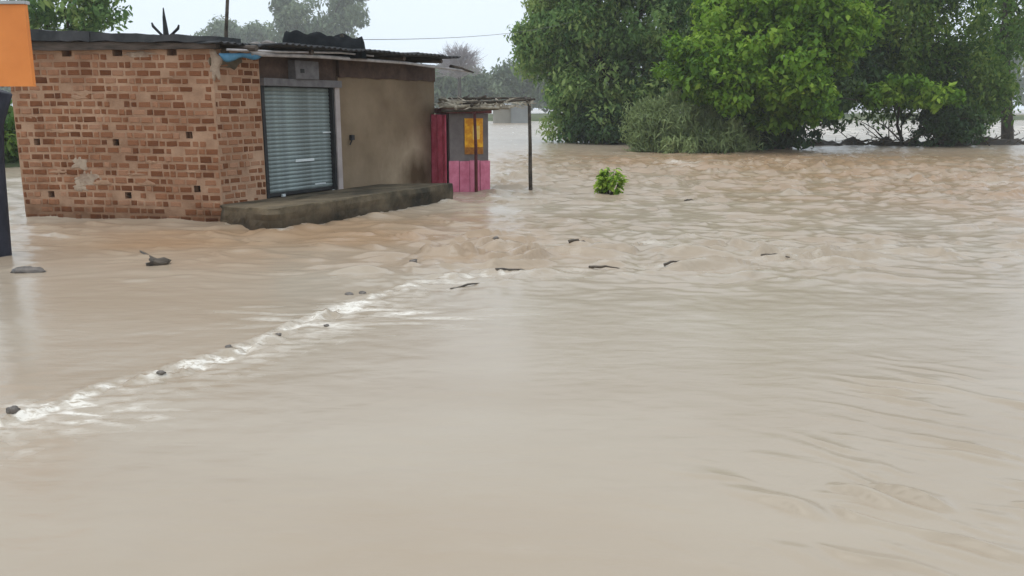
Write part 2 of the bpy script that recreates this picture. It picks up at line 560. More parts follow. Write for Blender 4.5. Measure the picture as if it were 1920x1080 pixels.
    near = np.clip(1 - best / 6, 0, 1) * front
    lump = .35 + 1.3 * np.clip(pn(along * 2.6, 0 * along, 41) + .3, 0, 1)
    H += stren * near * lump * (.005 * np.exp(-((s + .08) / .09) ** 2) - .016 * np.exp(-((s - .08) / .08) ** 2)) * front
    H += stren * front * (np.exp(-((s - .02) / .09) ** 2) * (.045 * pn(X * 7, Y * 8, 42) + .045 * np.abs(pn(X * 14, Y * 15, 43))) + np.exp(-((s - .25) / .25) ** 2) * .016 * pn(X * 4, Y * 12, 55))
    # foam: broken crest plus streaks carried downstream (towards +X)
    cre = np.exp(-((s - .03 - .10 * pn(X * 3.1, Y * 3.1, 54)) / .06) ** 2)
    st1 = np.clip(pn(X * 1.5 + .4 * Y, Y * 7.5, 44) * 2.4 - .05, 0, 1)
    fine = np.clip(pn(X * 8, Y * 12, 45) * 2.6 + .30, 0, 1)
    tail = np.exp(-np.clip(s, 0, 9) / (.24 + .30 * np.clip(pn(along * 1.3, 0 * along, 46) * 2, 0, 1))) * (s > -.05)
    big = .28 + 1.15 * np.clip(pn(along * 1.3, 0 * along + 3, 47) * 2.4 + .45, 0, 1)
    foam = stren * big * (1.5 * cre * fine + 1.0 * tail * st1 * (.4 + .9 * fine))
    foam += .20 * stren * np.exp(-((s - .22) / .30) ** 2) * fine
    # more white water lower left, at the bend and far off by the trees
    foam += .95 * blob(100, 780, .55, .2) * np.clip(pn(X * 6, Y * 16, 48) * 2.2, 0, 1)
    foam += .95 * blob(680, 592, .9, .4) * np.clip(pn(X * 2, Y * 10, 49) * 2.4, 0, 1)
    foam += .8 * blob(1050, 240, 1.3, 5) * np.clip(pn(X * 1.2, Y * .6, 50) * 2 + .3, 0, 1)
    foam += .8 * (blob(1600, 245, 7, 9) + blob(1890, 240, 6, 9)) * np.clip(pn(X * 1.3, Y * .55, 56) * 2.2 + .05, 0, 1)
    foam += .45 * (blob(1290, 308, 1.2, 1.5) + blob(1850, 345, 1.6, .5)) * np.clip(pn(X * 1.0, Y * 1.6, 51) * 2 + .2, 0, 1)
    foam += .5 * blob(1200, 462, .9, .22) * np.clip(pn(X * 2, Y * 5, 52) * 2.2, 0, 1)
    foam += .28 * blob(930, 372, 1.0, .5) * np.clip(pn(X * 2, Y * 5, 53) * 2.2, 0, 1)
    foam += .22 * np.clip(chop / .04, 0, 1) * np.clip((n1 - .55) * 2.5, 0, 1)
    foam = np.clip(foam * front, 0, .95)
    # redder brown water colour by the shop, tree bank, midstream and near foreground
    brown_tint = .75 * blob(500, 450, 2.6, 1.5, .35) + .4 * blob(250, 430, 2.2, 1.2) + .35 * blob(800, 420, 1.6, 1.6)
    brown_tint = brown_tint + .75 * blob(1600, 300, 11, 8) + .65 * blob(1850, 370, 6, 6) + .4 * blob(1300, 300, 6, 5) + .35 * blob(960, 470, 2.2, 1.5)
    brown_tint = brown_tint + .12 * blob(960, 1060, 1.6, .7)
    brown_tint = np.clip(brown_tint * (.6 + 1.0 * (pn(X * .5, Y * 1.1, 70) + .3)), 0, .9) * front
    # water piles up a little along the wall and the plinth, and whirls past its end
    for a, b in ((PLINTH_PX[0], PLINTH_PX[1]), (PLINTH_PX[1], PLINTH_PX[2]), ((50, 406), (415, 413))):
        ax, ay = g2(*a); bx, by = g2(*b)
        ex, ey = bx - ax, by - ay
        tt = np.clip(((X - ax) * ex + (Y - ay) * ey) / (ex * ex + ey * ey), 0, 1)
        dd = np.hypot(X - ax - tt * ex, Y - ay - tt * ey)
        H += .030 * np.exp(-(dd / .22) ** 2) * (1 + .8 * pn(X * 3, Y * 3, 60)) - .018 * np.exp(-((dd - .5) / .25) ** 2)
        H += .010 * np.exp(-(dd / 1.5) ** 2) * pn(X * 1.2, Y * 5, 61)
        foam = np.clip(foam + .5 * np.exp(-(dd / .06) ** 2) * np.clip(pn(X * 5, Y * 5, 62) * 2 + .2, 0, 1) * front, 0, .95)
    V3 = np.stack([X, Y, H], -1).reshape(-1, 3)
    nr_, nc = X.shape
    i = np.arange(nr_ - 1)[:, None] * nc
    j = np.arange(nc)[None, :]
    j2 = (j + 1) % nc
    Q = np.stack([i + j, i + nc + j, i + nc + j2, i + j2], -1).reshape(-1, 4)
    Q = Q[:, ::-1]
    WG['rr'], WG['th'], WG['H'] = rr, th[:760], H[:, :760]
    o = big_mesh('water', V3, Q, M['water'], attrs={'foam': foam.ravel(), 'brown_tint': brown_tint.ravel()})
    tag(o, 'muddy brown flood water streaming over the road', None, None, 'structure')
water()

def bank_strip(name, pts, half, top, mt, label, seed):
    """a low uneven ridge of earth along plan points"""
    rows, V = [], []
    P = [Vector((p[0], p[1], 0)) for p in pts]
    n = 60
    tot = len(P) - 1
    nb = 11
    for i in range(n + 1):
        t = i / n * tot
        k = min(int(t), tot - 1)
        p = P[k].lerp(P[k + 1], t - k)
        dd = (P[k + 1] - P[k]).normalized()
        q = Vector((-dd.y, dd.x, 0))
        endf = min(1, i / 3, (n - i) / 3)
        for j in range(nb):
            w = (j / (nb - 1) * 2 - 1)
            hgt = (1 - w * w) * (top + .5) * (.75 + .7 * float(pn(i * .33, j * .5, seed))) * endf - .5
            V.append(p + q * (w * half * (1 + .3 * float(pn(i * .2, 3.1, seed + 1)))) + Vector((0, 0, hgt)))
    Fc = [(i * nb + j, i * nb + j + 1, (i + 1) * nb + j + 1, (i + 1) * nb + j) for i in range(n) for j in range(nb - 1)]
    o = obj(name, V, Fc, mt, smooth=True)
    return tag(o, label, None, None, 'structure')

bank_strip('mud_bank', [g2(1475, 274), g2(1600, 271), g2(1750, 273), g2(1900, 270), g2(2060, 272)], 1.3, .34, M['wet_mud'], 'low dark mud bank under the trees on the right', 5)
bank_strip('tree_bank', [g2(1085, 262), g2(1200, 270), g2(1320, 276), g2(1450, 277)], 1.6, .2, M['wet_mud'], 'low muddy bank under the big trees', 9)
bank_strip('far_bank', [(-110, 98), (-50, 104), (0, 106), (60, 112), (130, 108)], 10, 1.0, M['bank'], 'far green bank beyond the flood', 15)
bank_strip('near_bank', [(-34, 24), (-22, 24), (-14, 24.5), (-10.5, 27)], 2.2, .5, M['bank'], 'grassy bank behind the brick shop', 19)

# ------------------------------------------------------------------ the brick shop
C = (-4.15, 12.2)
UR = (.47, .883)
UL = (.99, -.14)                               # left wall runs from its far end to the corner
LL, LR = 3.11, 5.59
fR = frame(C, UR)
Lend = (C[0] - .99 * LL, C[1] + .14 * LL)
fL = frame(Lend, UL)
Rend = fR(LR, 0, 0)
Back = (Rend.x - 3.08, Rend.y + .44)
ZT = 2.41
_st = fR(5.0, 0, .30) - Vector((C[0], C[1], 0))
STAIN = (_st.x, _st.y, _st.z * 1.6)
M['plaster'] = plaster_mat()

shop = empty('brick_shop', (C[0], C[1], 0), 'small flooded brick shop with grey roller shutter and dark sheet roof', 'shop')

def wall_sheet(fr, u0, u1, z0, z1, holes, depth, thick, inset=.0):
    """a wall slab with real pockets; holes = (u0,u1,z0,z1)"""
    us = sorted({u0, u1, *[h[0] for h in holes], *[h[1] for h in holes]})
    zs = sorted({z0, z1, *[h[2] for h in holes], *[h[3] for h in holes]})
    mb = MB()
    for a, b in zip(us, us[1:]):
        for c, d in zip(zs, zs[1:]):
            hole = any(h[0] - 1e-6 <= a and b <= h[1] + 1e-6 and h[2] - 1e-6 <= c and d <= h[3] + 1e-6 for h in holes)
            if not hole:
                mb.add([fr(a, 0, c), fr(b, 0, c), fr(b, 0, d), fr(a, 0, d)], [(0, 1, 2, 3)])
            else:
                p = [fr(a, 0, c), fr(b, 0, c), fr(b, 0, d), fr(a, 0, d)]
                q = [fr(a, -depth, c), fr(b, -depth, c), fr(b, -depth, d), fr(a, -depth, d)]
                mb.add(p + q, [(4, 5, 6, 7), (0, 1, 5, 4), (1, 2, 6, 5), (2, 3, 7, 6), (3, 0, 4, 7)])
    e = [fr(u0, 0, z0), fr(u1, 0, z0), fr(u1, 0, z1), fr(u0, 0, z1), fr(u0, -thick, z0), fr(u1, -thick, z0), fr(u1, -thick, z1), fr(u0, -thick, z1)]
    mb.add(e, [(5, 4, 7, 6), (1, 0, 4, 5), (2, 1, 5, 6), (3, 2, 6, 7), (0, 3, 7, 4)])
    return mb

def lu(px, py):
    """where on the left wall a photo pixel falls: (u, z)"""
    r = ray(px, py)
    o = fL(0, 0, 0); n = fL.n
    t = (Vector((o.x, o.y, 0)) - Vector((0, 0, 0))).dot(n) / r.dot(n)
    p = Vector((0, 0, CAMH)) + r * t
    return (p - o).dot(fL.d), p.z

def ru(px, py, w=0.0):
    r = ray(px, py)
    o = fR(0, w, 0); n = fR.n
    t = o.dot(n) / r.dot(n)
    p = Vector((0, 0, CAMH)) + r * t
    return (p - o).dot(fR.d), p.z

COURSE = .1085
Z0 = -.34
def snap(z): return Z0 + round((z - Z0) / COURSE) * COURSE
holes = []
for px, py in [(70, 272), (217, 263), (355, 259), (96, 361), (240, 360), (370, 357)]:
    u, z = lu(px, py)
    zz = snap(z - .05)
    holes.append((round(u - .05, 3), round(u + .05, 3), round(zz, 3), round(zz + .095, 3)))
for px in (125, 220, 322):
    u, z = lu(px, 100)
    holes.append((round(u - .075, 3), round(u + .075, 3), 2.315, ZT - .002))
# avoid slivers: keep rows of holes on common heights
left_wall = wall_sheet(fL, 0, LL, -.6, ZT, holes, .17, .23).build('brick_wall', M['mortar'], shop)
RW = ru(493, 250)[0]                            # width of the brick pier beside the shutter
SH0, SH1 = RW + .02, ru(629, 250)[0]
pier = wall_sheet(fR, .002, RW, -.6, ZT, [], .1, .23).build('brick_pier', M['mortar'], shop)

def brick_mesh(i):
    rr = random.Random(100 + i)
    j = lambda s: rr.uniform(-s, s)
    v = []
    for (y, ins) in ((-1, 0), (.3, .02), (1, .14)):
        for (x, z) in ((-1, -1), (1, -1), (1, 1), (-1, 1)):
            v.append((x * (.5 - ins * .45) + j(.04), y * .5 + j(.03), z * (.5 - ins) + j(.08)))
    f = [(8, 9, 10, 11)]
    for l in (0, 4):
        for k in range(4):
            k2 = (k + 1) % 4
            f.append((l + k, l + k2, l + 4 + k2, l + 4 + k))
    f.append((3, 2, 1, 0))
    # front faces towards local -Y
    v = [(x, -y, z) for x, y, z in v]
    f = [tuple(reversed(q)) for q in f]
    return v, f
BV = [brick_mesh(i) for i in range(8)]
BM = []
for v, f in BV:
    me = bpy.data.meshes.new('brick')
    me.from_pydata(v, [], f)
    me.materials.append(M['brick'])
    BM.append(me)

patch_c = [lu(150, 318), lu(172, 345), lu(145, 300)]
def brick_rows(fr, u0, u1, holes, rough, seed):
    rr = random.Random(seed)
    out = []
    zc = Z0
    row = 0
    while zc + .08 < ZT:
        u = u0 + rr.uniform(.012, .03) + (.0 if row % 2 else .05)
        if row % 2 == 0: out.append((u0 + .012, u - .025 - (u0 + .012), zc)) if u - u0 > .07 else None
        k = rr.randint(0, 2)
        while u < u1 - .05:
            w = .175 if (k % 3 == 0 or rr.random() < .25) else .085
            w *= rr.uniform(.9, 1.1)
            if u + w > u1 - .012: w = u1 - .012 - u
            if w > .035:
                out.append((u, w, zc + .012 * math.sin(u * 1.3 + row * .05)))
            u += w + rr.uniform(.014, .028)
            k += 1
        zc += COURSE
        row += 1
    res = []
    for (u, w, z) in out:
        if any(u < h[1] + .01 and u + w > h[0] - .01 and z < h[3] + .0 and z + .078 > h[2] for h in holes): continue
        if z < -.12: continue
        if rr.random() < rough: continue
        res.append((u, w, z))
    return res

allb = []
for (u, w, z) in brick_rows(fL, 0, LL, holes, .07, 3): allb.append((0, fL, left_wall, u, w, z))
for (u, w, z) in brick_rows(fR, .0, RW, [], .04, 5): allb.append((1, fR, pier, u, w, z))
# the bricks that show largest: the pier and the right-hand, mid-height stretch of the long wall
def show(b):
    k, fr, wl, u, w, z = b
    return (2 if k else 0) + w * 4 + u * .25 - (1.5 if z < .02 else 0)
allb.sort(key=show, reverse=True)
rest = {0: MB(), 1: MB()}
for n, (k, fr, wl, u, w, z) in enumerate(allb):
    hgt = R.uniform(.070, .086)
    prd = R.uniform(.0, .009)
    c = fr(u + w / 2, prd - .012, z + .039)
    rot = (R.uniform(-.03, .03), R.uniform(-.02, .02), fr.ang)
    vi = R.randrange(8)
    if n < 300:
        link('brick', BM[vi], wl, c, rot, (w, .03, hgt))
    else:
        mt = Matrix.Translation(c) @ Matrix.Rotation(fr.ang, 4, 'Z') @ Matrix.Diagonal((w, .03, hgt, 1))
        v, f = BV[vi]
        rest[k].add([mt @ Vector(q) for q in v], f)
for k, wl in ((0, left_wall), (1, pier)):
    if rest[k].v:
        o = rest[k].build('brick_rows', M['brick_stuff'], wl)
        o['kind'] = 'stuff'

def blob_patch(fr, u, z, ru_, rz, th, seed, n=26, m=7):
    """an uneven dab of mortar or plaster on a wall"""
    mb = MB()
    vs = [fr(u, th, z)]
    for j in range(1, m + 1):
        q = j / m
        for i in range(n):
            a = 2 * math.pi * i / n
            rad = (1 + 1.0 * float(pn(math.cos(a) * 1.6 + seed, math.sin(a) * 1.6, seed)) + .5 * float(pn(math.cos(a) * 4 + seed, math.sin(a) * 4, seed + 1)))
            hgt = th * (1 - q ** 3) * (.7 + .8 * abs(float(pn(q * 3 * math.cos(a), q * 3 * math.sin(a), seed + 2)))) - (.02 if j == m else 0) + .004
            vs.append(fr(u + math.cos(a) * ru_ * q * rad, hgt, z + math.sin(a) * rz * q * rad))
    fs = [(0, 1 + i, 1 + (i + 1) % n) for i in range(n)]
    for j in range(m - 1):
        for i in range(n):
            i2 = (i + 1) % n
            fs.append((1 + j * n + i, 1 + (j + 1) * n + i, 1 + (j + 1) * n + i2, 1 + j * n + i2))
    return mb.add(vs, fs)
for (px, py, a, b, sd) in [(148, 305, .14, .10, 1), (165, 335, .20, .13, 2), (150, 350, .13, .08, 3), (402, 118, .09, .26, 4), (255, 103, .26, .045, 6)]:
    u, z = lu(px, py)
    o = blob_patch(fL, u, z, a, b, .009, sd).build('plaster_patch', M['splash'], left_wall, True)
for q in range(16):
    u, z = R.uniform(.15, LL - .15), R.uniform(.1, 2.3)
    if any(abs(u - (h[0] + h[1]) / 2) < .25 and abs(z - h[2]) < .2 for h in holes): continue
    blob_patch(fL, u, z, R.uniform(.08, .24), R.uniform(.02, .05), .010, 20 + q, 18, 4).build('mortar_smear', M['mortar'], left_wall, True)
u_, z_ = ru(430, 150)
blob_patch(fR, .3, 2.28, .27, .15, .012, 9).build('plaster_patch', M['cement'], pier, True)

# front plaster wall, lintel, shutter
mb = MB()
mb.fbox(fR, SH1 + .12, LR, -.23, 0, -.6, ZT - .3)
front_wall = mb.build('plaster_wall', M['plaster'], shop)
# a ragged-bottomed beam band under the eave
mb = MB()
n = 40
for i in range(n):
    a, b = SH1 + .12 + (LR - SH1 - .12) * i / n, SH1 + .12 + (LR - SH1 - .12) * (i + 1) / n
    za = ZT - .31 - .03 * float(pn(i * .35, 0, 71)) ; zb = ZT - .31 - .03 * float(pn((i + 1) * .35, 0, 71))
    mb.add([fR(a, .03, za), fR(b, .03, zb), fR(b, .03, ZT), fR(a, .03, ZT), fR(a, -.2, za), fR(b, -.2, zb), fR(b, -.2, ZT), fR(a, -.2, ZT)],
           [(0, 1, 2, 3), (4, 5, 1, 0), (7, 6, 5, 4)] + ([(0, 3, 7, 4)] if i == 0 else []) + ([(1, 5, 6, 2)] if i == n - 1 else []))
mb.build('wall_beam', M['beam'], shop)
MB().fbox(fR, SH1 + .005, SH1 + .118, -.23, .025, -.6, ru(635, 158)[1]).build('door_jamb', M['jamb'], shop)
ZS0, ZS1 = .25, ru(560, 160)[1]
MB().fbox(fR, RW + .003, SH1 + .12, -.23, -.02, -.6, ZS0 - .015).build('door_sill', M['cement'], shop)
# concrete shelf / shutter hood and the wall above it
MB().fbox(fR, RW + .003, SH1 + .117, -.2, .08, ZS1 - .02, ZS1 + .09).build('shutter_hood', M['grey_box'], shop)
MB().fbox(fR, RW + .003, SH1 + .117, -.23, -.03, ZS1 + .092, ZT).build('lintel', M['beam'], shop)
shutter = MB().fbox(fR, SH0, SH1, -.12, -.10, ZS0, ZS1 - .022).build('roller_shutter', M['dark_steel'], shop)
NS = 26
sh = (ZS1 - .03 - ZS0 - .06) / NS
sl = MB()
prof = [(0, 0), (.006, .18), (.013, .4), (.014, .6), (.009, .8), (.001, .96)]
L = SH1 - SH0 - .09
vs = []
for uu in (0, L):
    for (w, q) in prof:
        vs.append((uu, -w, q * sh))
sf = [(i, i + 6, i + 7, i + 1) for i in range(5)]
slat_me = bpy.data.meshes.new('slat')
slat_me.from_pydata(vs, [], sf)
slat_me.materials.append(M['steel'])
slat_me.polygons.foreach_set('use_smooth', [True] * 5)
for i in range(NS):
    link('slat', slat_me, shutter, fR(SH0 + .045, -.085 + R.uniform(-.002, .002), ZS0 + .06 + i * sh), (0, 0, fR.ang + R.uniform(-.0015, .0015)))
MB().fbox(fR, SH0 - .015, SH0 + .045, -.10, .015, ZS0, ZS1 - .022).build('guide_rail', M['dark_steel'], shutter)
MB().fbox(fR, SH1 - .045, SH1 + .003, -.10, .0, ZS0, ZS1 - .022).build('guide_rail', M['dark_steel'], shutter)
MB().fbox(fR, SH0 + .047, SH1 - .047, -.095, -.06, ZS0 + .01, ZS0 + .058).build('bottom_bar', M['dark_steel'], shutter)
for px, py, wd, ht in ((571, 300, .22, .02), (612, 248, .1, .012), (600, 344, .13, .012)):
    u, z = ru(px, py, -.07)
    m_ = MB().fbox(fR, u - wd, u + wd, -.069, -.058, z - ht, z + ht)
    m_.build('handle_plate', M['bright_steel'], shutter)
for px, py in ((531, 366), (626, 357)):
    u, z = ru(px, py, -.05)
    MB().fbox(fR, u - .035, u + .035, -.058, -.03, z - .025, z + .02).build('padlock', M['bright_steel'], shutter)
# meter box above the hood
u0, z0 = ru(555, 150, .12); u1, z1 = ru(597, 116, .12)
box_ = MB().fbox(fR, u0, u1, -.03, .12, ZS1 + .093, z1).build('meter_box', M['grey_box'], shop)
ud, zd = ru(567, 133, .122)
MB().fbox(fR, ud - .04, ud + .04, .121, .13, zd - .03, zd + .03).build('meter_dial', M['dark_steel'], box_)
# dark electrical fitting on the plaster
u, z = ru(658, 258)
m_ = MB().fbox(fR, u - .045, u + .04, .001, .05, z - .04, z + .045)
m_.tube([fR(u, .03, z + .0), fR(u - .06, .06, z - .05), fR(u - .07, .03, z - .12)], .012, 6)
m_.build('wall_switch', M['dark_steel'], front_wall)
# the other walls
mb = MB(); mb.box8([Vector((Rend.x, Rend.y, -.6)) + fR.n * 0, Vector((Back[0], Back[1], -.6)), Vector((Back[0], Back[1] - .2, -.6)), Vector((Rend.x, Rend.y, -.6)) - fR.n * .24 - fR.d * .1,
                    Vector((Rend.x, Rend.y, ZT)), Vector((Back[0], Back[1], ZT)), Vector((Back[0], Back[1] - .2, ZT)), Vector((Rend.x, Rend.y, ZT)) - fR.n * .24 - fR.d * .1])
MB().add(mb.v, mb.f).build('end_wall', M['plaster'], shop)
fB = frame(Back, (Lend[0] - Back[0], Lend[1] - Back[1]))
LB = math.hypot(Lend[0] - Back[0], Lend[1] - Back[1])
MB().fbox(fB, 0, LB - .1, -.2, 0, -.6, ZT).build('rear_wall', M['plaster'], shop)

# plinth: a worn cement platform along the front
pl = [gnd(424, 420), gnd(470, 431), gnd(505, 437), gnd(527, 436), gnd(600, 424), gnd(850, 379)]
pe = gnd(850, 379) - fR.n * .0
inner = [fR(LR + .25, -.02, 0), fR(-.02, -.02, 0)]
pe2 = fR((pe - fR(0, 0, 0)).dot(fR.d), -.02, 0)
poly = pl + [pe2, inner[1]]
ZP = .30
fine_ = []
for a, b in zip(poly, poly[1:] + poly[:1]):
    m_ = max(1, int((b - a).length / .09))
    for q in range(m_): fine_.append(a.lerp(b, q / m_))
n = len(fine_)
cen = sum((Vector((p.x, p.y, 0)) for p in fine_), Vector()) / n
mb = MB()
levels = [(-.6, 0, .0), (-.05, -.02, .02), (.06, .0, .035), (.14, .01, .03), (.22, .0, .025), (ZP - .02, .004, .016), (ZP - .006, .012, .014), (ZP, .03, .008)]
for l, (z, ins, jit) in enumerate(levels):
    for i, p in enumerate(fine_):
        k_ = jit * (1.6 * float(pn(i * .23, l * .7, 201)) + .8 * float(pn(i * .71, l * 1.1, 202)))
        chip = .05 * max(0, float(pn(i * .16, 3.3, 203)) - .18) * (l >= 5)
        w_ = max(0, (p - fR(0, 0, 0)).dot(fR.n))
        zz = z * (.25 + .085 * min(w_, 1.7) / 1.55) / ZP if z > 0 else z      # the top dips towards the wall
        mb.v.append(Vector((p.x, p.y, zz - chip)) + (cen - Vector((p.x, p.y, 0))).normalized() * (ins + k_ + chip))
for l in range(len(levels) - 1):
    for i in range(n):
        i2 = (i + 1) % n
        mb.f.append((l * n + i, l * n + i2, (l + 1) * n + i2, (l + 1) * n + i))
mb.f.append(tuple(range((len(levels) - 1) * n, len(levels) * n)))
mb.build('plinth', M['cement'], shop)

# roof: sheets over the front, beams, boards and sheets piled along the left edge
def zr(p):
    """roof height: rises gently away from the front eave"""
    q = Vector((p.x - C[0], p.y - C[1], 0))
    return 2.455 + .045 * max(0, -q.dot(fR.n)) + .008 * q.dot(fR.d)
wsh = .86
k = 0
u = -.12
while u < LR - .05:
    u2 = min(u + wsh, LR + .02)
    nu, nw = 45, 9
    V = []
    jit = R.uniform(-.03, .03)
    jz = R.uniform(0, .03) + (.012 if k % 2 else 0)
    front = .62 + jit - (.3 if k == 0 else 0)
    for i in range(nu + 1):
        uu = u - .03 + (u2 - u + .06) * i / nu
        for j in range(nw + 1):
            w = front - (front + 3.2) * j / nw
            p = fR(uu, w, 0)
            zz = zr(p) + .02 + .014 * math.sin(uu * 2 * math.pi / .13) + jz + .018 * float(pn(uu * 1.5, w * .8, 81))
            V.append(Vector((p.x, p.y, zz)))
    Fc = [(i * (nw + 1) + j, i * (nw + 1) + j + 1, (i + 1) * (nw + 1) + j + 1, (i + 1) * (nw + 1) + j) for i in range(nu) for j in range(nw)]
    o = obj('roof_sheet', V, Fc, M['tin'], shop, True)
    sd = o.modifiers.new('thickness', 'SOLIDIFY'); sd.thickness = .016; sd.offset = 1
    u = u2
    k += 1
# purlins whose ends show at the eave
for uu in (.35, 1.5, 2.7, 3.9, 5.1):
    p0, p1 = fR(uu, .5, 0), fR(uu, -2.9, 0)
    MB().tube([(p0.x, p0.y, zr(p0) - .045), (p1.x, p1.y, zr(p1) - .045)], .04, 8).build('rafter', M['old_timber'], shop)
# pale poles under the eave
def pole(pts, r0, r1, name, mt, parent):
    return MB().tube(pts, [r0 + (r1 - r0) * i / (len(pts) - 1) for i in range(len(pts))], 8).build(name, mt, parent, True)
P0, P1, P2, P3 = at(470, 101, 12.45), at(600, 106, 13.6), at(760, 118, 15.6), at(880, 134, 17.4)
pole([P0, P1, P2, P3], .032, .022, 'eave_pole', M['pale_pole'], shop)
pole([at(425, 93, 12.05), at(520, 97, 12.75), at(640, 99, 13.9), at(700, 105, 14.7)], .017, .014, 'eave_pole', M['pale_pole'], shop)
pole([at(845, 125, 16.9), at(865, 128, 17.15), at(888, 136, 17.4)], .04, .015, 'broken_twig', M['dry_wood'], shop)
# left edge: fascia board, layered dark sheets on top
def edge_strip(name, u0, u1, w0, w1, zb, zt, mt, seed, n=30, amp=.02, slope=0.0, tslope=None):
    if tslope is None: tslope = slope
    V = []
    for i in range(n + 1):
        uu = u0 + (u1 - u0) * i / n
        s_, st_ = slope * (LL - uu), tslope * (LL - uu)
        a = amp * float(pn(i * .28, 0, seed)); b = amp * float(pn(i * .31, 5, seed + 1)); c = amp * float(pn(i * .23, 9, seed + 2))
        V += [fL(uu, w1 + c, zb + a + s_), fL(uu, w1 + c - .01, zt + b + st_), fL(uu, w0, zt + b + st_ + .02), fL(uu, w0, zb + a + s_)]
    Fc = []
    for i in range(n):
        for q in range(4):
            q2 = (q + 1) % 4
            Fc.append((i * 4 + q, (i + 1) * 4 + q, (i + 1) * 4 + q2, i * 4 + q2))
    Fc += [(0, 1, 2, 3), tuple(n * 4 + q for q in (3, 2, 1, 0))]
    return obj(name, V, Fc, mt, shop)
edge_strip('fascia_board', -.12, LL + .12, -.02, .10, ZT - .012, ZT + .062, M['old_timber'], 91, slope=0, tslope=.018)
edge_strip('roof_edge_sheet', -.3, 1.4, -.6, .15, ZT + .072, ZT + .175, M['tin'], 94, slope=.018, tslope=.034, amp=.03)
edge_strip('roof_edge_sheet', 1.3, LL + .16, -.6, .13, ZT + .072, ZT + .155, M['tin'], 97, slope=.018, tslope=.04, amp=.03)

# ------------------------------------------------------------------ things on and behind the roof
def lump(name, c, rx, ry, rz, mt, seed, rough=.3, parent=None, n=18, m=9, rotz=0, flat=None):
    V = []
    cr, sr_ = math.cos(rotz), math.sin(rotz)
    for j in range(m + 1):
        ph = math.pi * j / m
        for i in range(n):
            t = 2 * math.pi * i / n
            x, y, z = math.sin(ph) * math.cos(t), math.sin(ph) * math.sin(t), math.cos(ph)
            k = 1 + rough * (1.5 * float(pn(x * 1.3 + seed, y * 1.3 + z * 1.1, seed)) + .8 * float(pn(x * 3 + seed, y * 3 + z * 2.7, seed + 1)))
            x, y, z = x * rx * k, y * ry * k, z * rz * k
            if flat is not None: z = max(z, flat)
            V.append(Vector(c) + Vector((x * cr - y * sr_, x * sr_ + y * cr, z)))
    Fc = [(j * n + i, (j + 1) * n + i, (j + 1) * n + (i + 1) % n, j * n + (i + 1) % n) for j in range(m) for i in range(n)]
    return obj(name, V, Fc, mt, parent, True)

hp = at(605, 92, 14.6)
heap = empty('tarp_heap', (hp.x, hp.y, hp.z - .1), 'low black tarpaulin covered heap on the shop roof', 'heap')
V = []
nu, nv = 40, 14
for i in range(nu + 1):
    for j in range(nv + 1):
        a, b = i / nu, j / nv
        px_ = 527 + (688 - 527) * a
        top = (100 - 5) + 0 * a
        e = min(1, a / .06, (1 - a) / .05) ** .5 if 0 < a < 1 else 0
        f = math.sin(math.pi * b) ** .45 if 0 < b < 1 else 0
        hgt = (.46 - .10 * a) * e * f * (1 + .25 * float(pn(a * 7, b * 3, 111)))
        q = at(px_, 100, 14.2 + .9 * b)
        V.append(Vector((q.x, q.y, hp.z - .17 + .06 * (1 - b) * 0 + hgt)))
Fc = [(i * (nv + 1) + j, (i + 1) * (nv + 1) + j, (i + 1) * (nv + 1) + j + 1, i * (nv + 1) + j + 1) for i in range(nu) for j in range(nv)]
obj('tarp', V, Fc, M['black_tarp'], heap, True)
q = at(642, 70, 14.55)
MB().tube([q + Vector((.02, 0, -.18)), q + Vector((0, 0, 0)), q + Vector((-.015, 0, .05))], [.05, .04, .03], 7).build('stick_end', M['dry_wood'], heap)
for i, (px, py, sx) in enumerate(((440, 84, .09), (478, 87, .11), (502, 84, .12))):
    p = at(px, py, 12.9 + .3 * i)
    o = lump('roof_stone', p, sx, .1, .065, M['wet_stone'], 120 + i, .3)
    tag(o, ['small dark stone at the roof corner by the thin pole', 'small dark stone midway between the roof corner and the heap', 'dark stone on the roof next to the black heap'][i], 'stone', 'stones weighing down the roof')
# blue tarp corner hanging from the eave
V = []
for i in range(15):
    for j in range(7):
        a, b = i / 14, j / 6
        px_ = 412 + 78 * a
        q = at(px_, 101, 11.98 + .62 * a)
        drop = (.035 + .10 * (1 - a) ** .6 * a ** .25 + .03 * math.sin(a * 9)) * b
        V.append(Vector((q.x, q.y - .03 * math.sin(b * 3) + .02 * math.sin(a * 20), q.z + .01 - drop)))
Fc = [(i * 7 + j, i * 7 + j + 1, (i + 1) * 7 + j + 1, (i + 1) * 7 + j) for i in range(14) for j in range(6)]
o = obj('blue_tarp', V, Fc, M['blue_tarp'], None, True)
sd = o.modifiers.new('thickness', 'SOLIDIFY'); sd.thickness = .006
tag(o, 'scrap of blue tarpaulin hanging from the roof corner above the brick pier', 'tarpaulin')
# three-pronged aerial on the roof
ap = at(312, 72, 13.3)
ant = empty('roof_aerial', ap, 'dark three-pronged aerial standing on the roof above the brick wall', 'aerial')
MB().tube([ap + Vector((0, 0, -.12)), ap + Vector((0, 0, .05)), ap + Vector((-.005, 0, .2)), ap + Vector((-.01, 0, .30)), ap + Vector((-.01, 0, .44))], [.045, .045, .033, .025, .008], 8).build('mast', M['dark_steel'], ant)
lump('base', ap + Vector((.01, 0, .0)), .085, .08, .06, M['dark_steel'], 131, .2, ant)
for s_, px, py in ((-1, 287, 49), (1, 334, 53)):
    e = at(px, py, 13.3)
    MB().tube([ap + Vector((s_ * .04, 0, .02)), (ap + e) / 2 + Vector((0, 0, -.01)), e, e + Vector((s_ * .015, 0, .05))], [.024, .02, .022, .012], 7).build('arm', M['dark_steel'], ant)
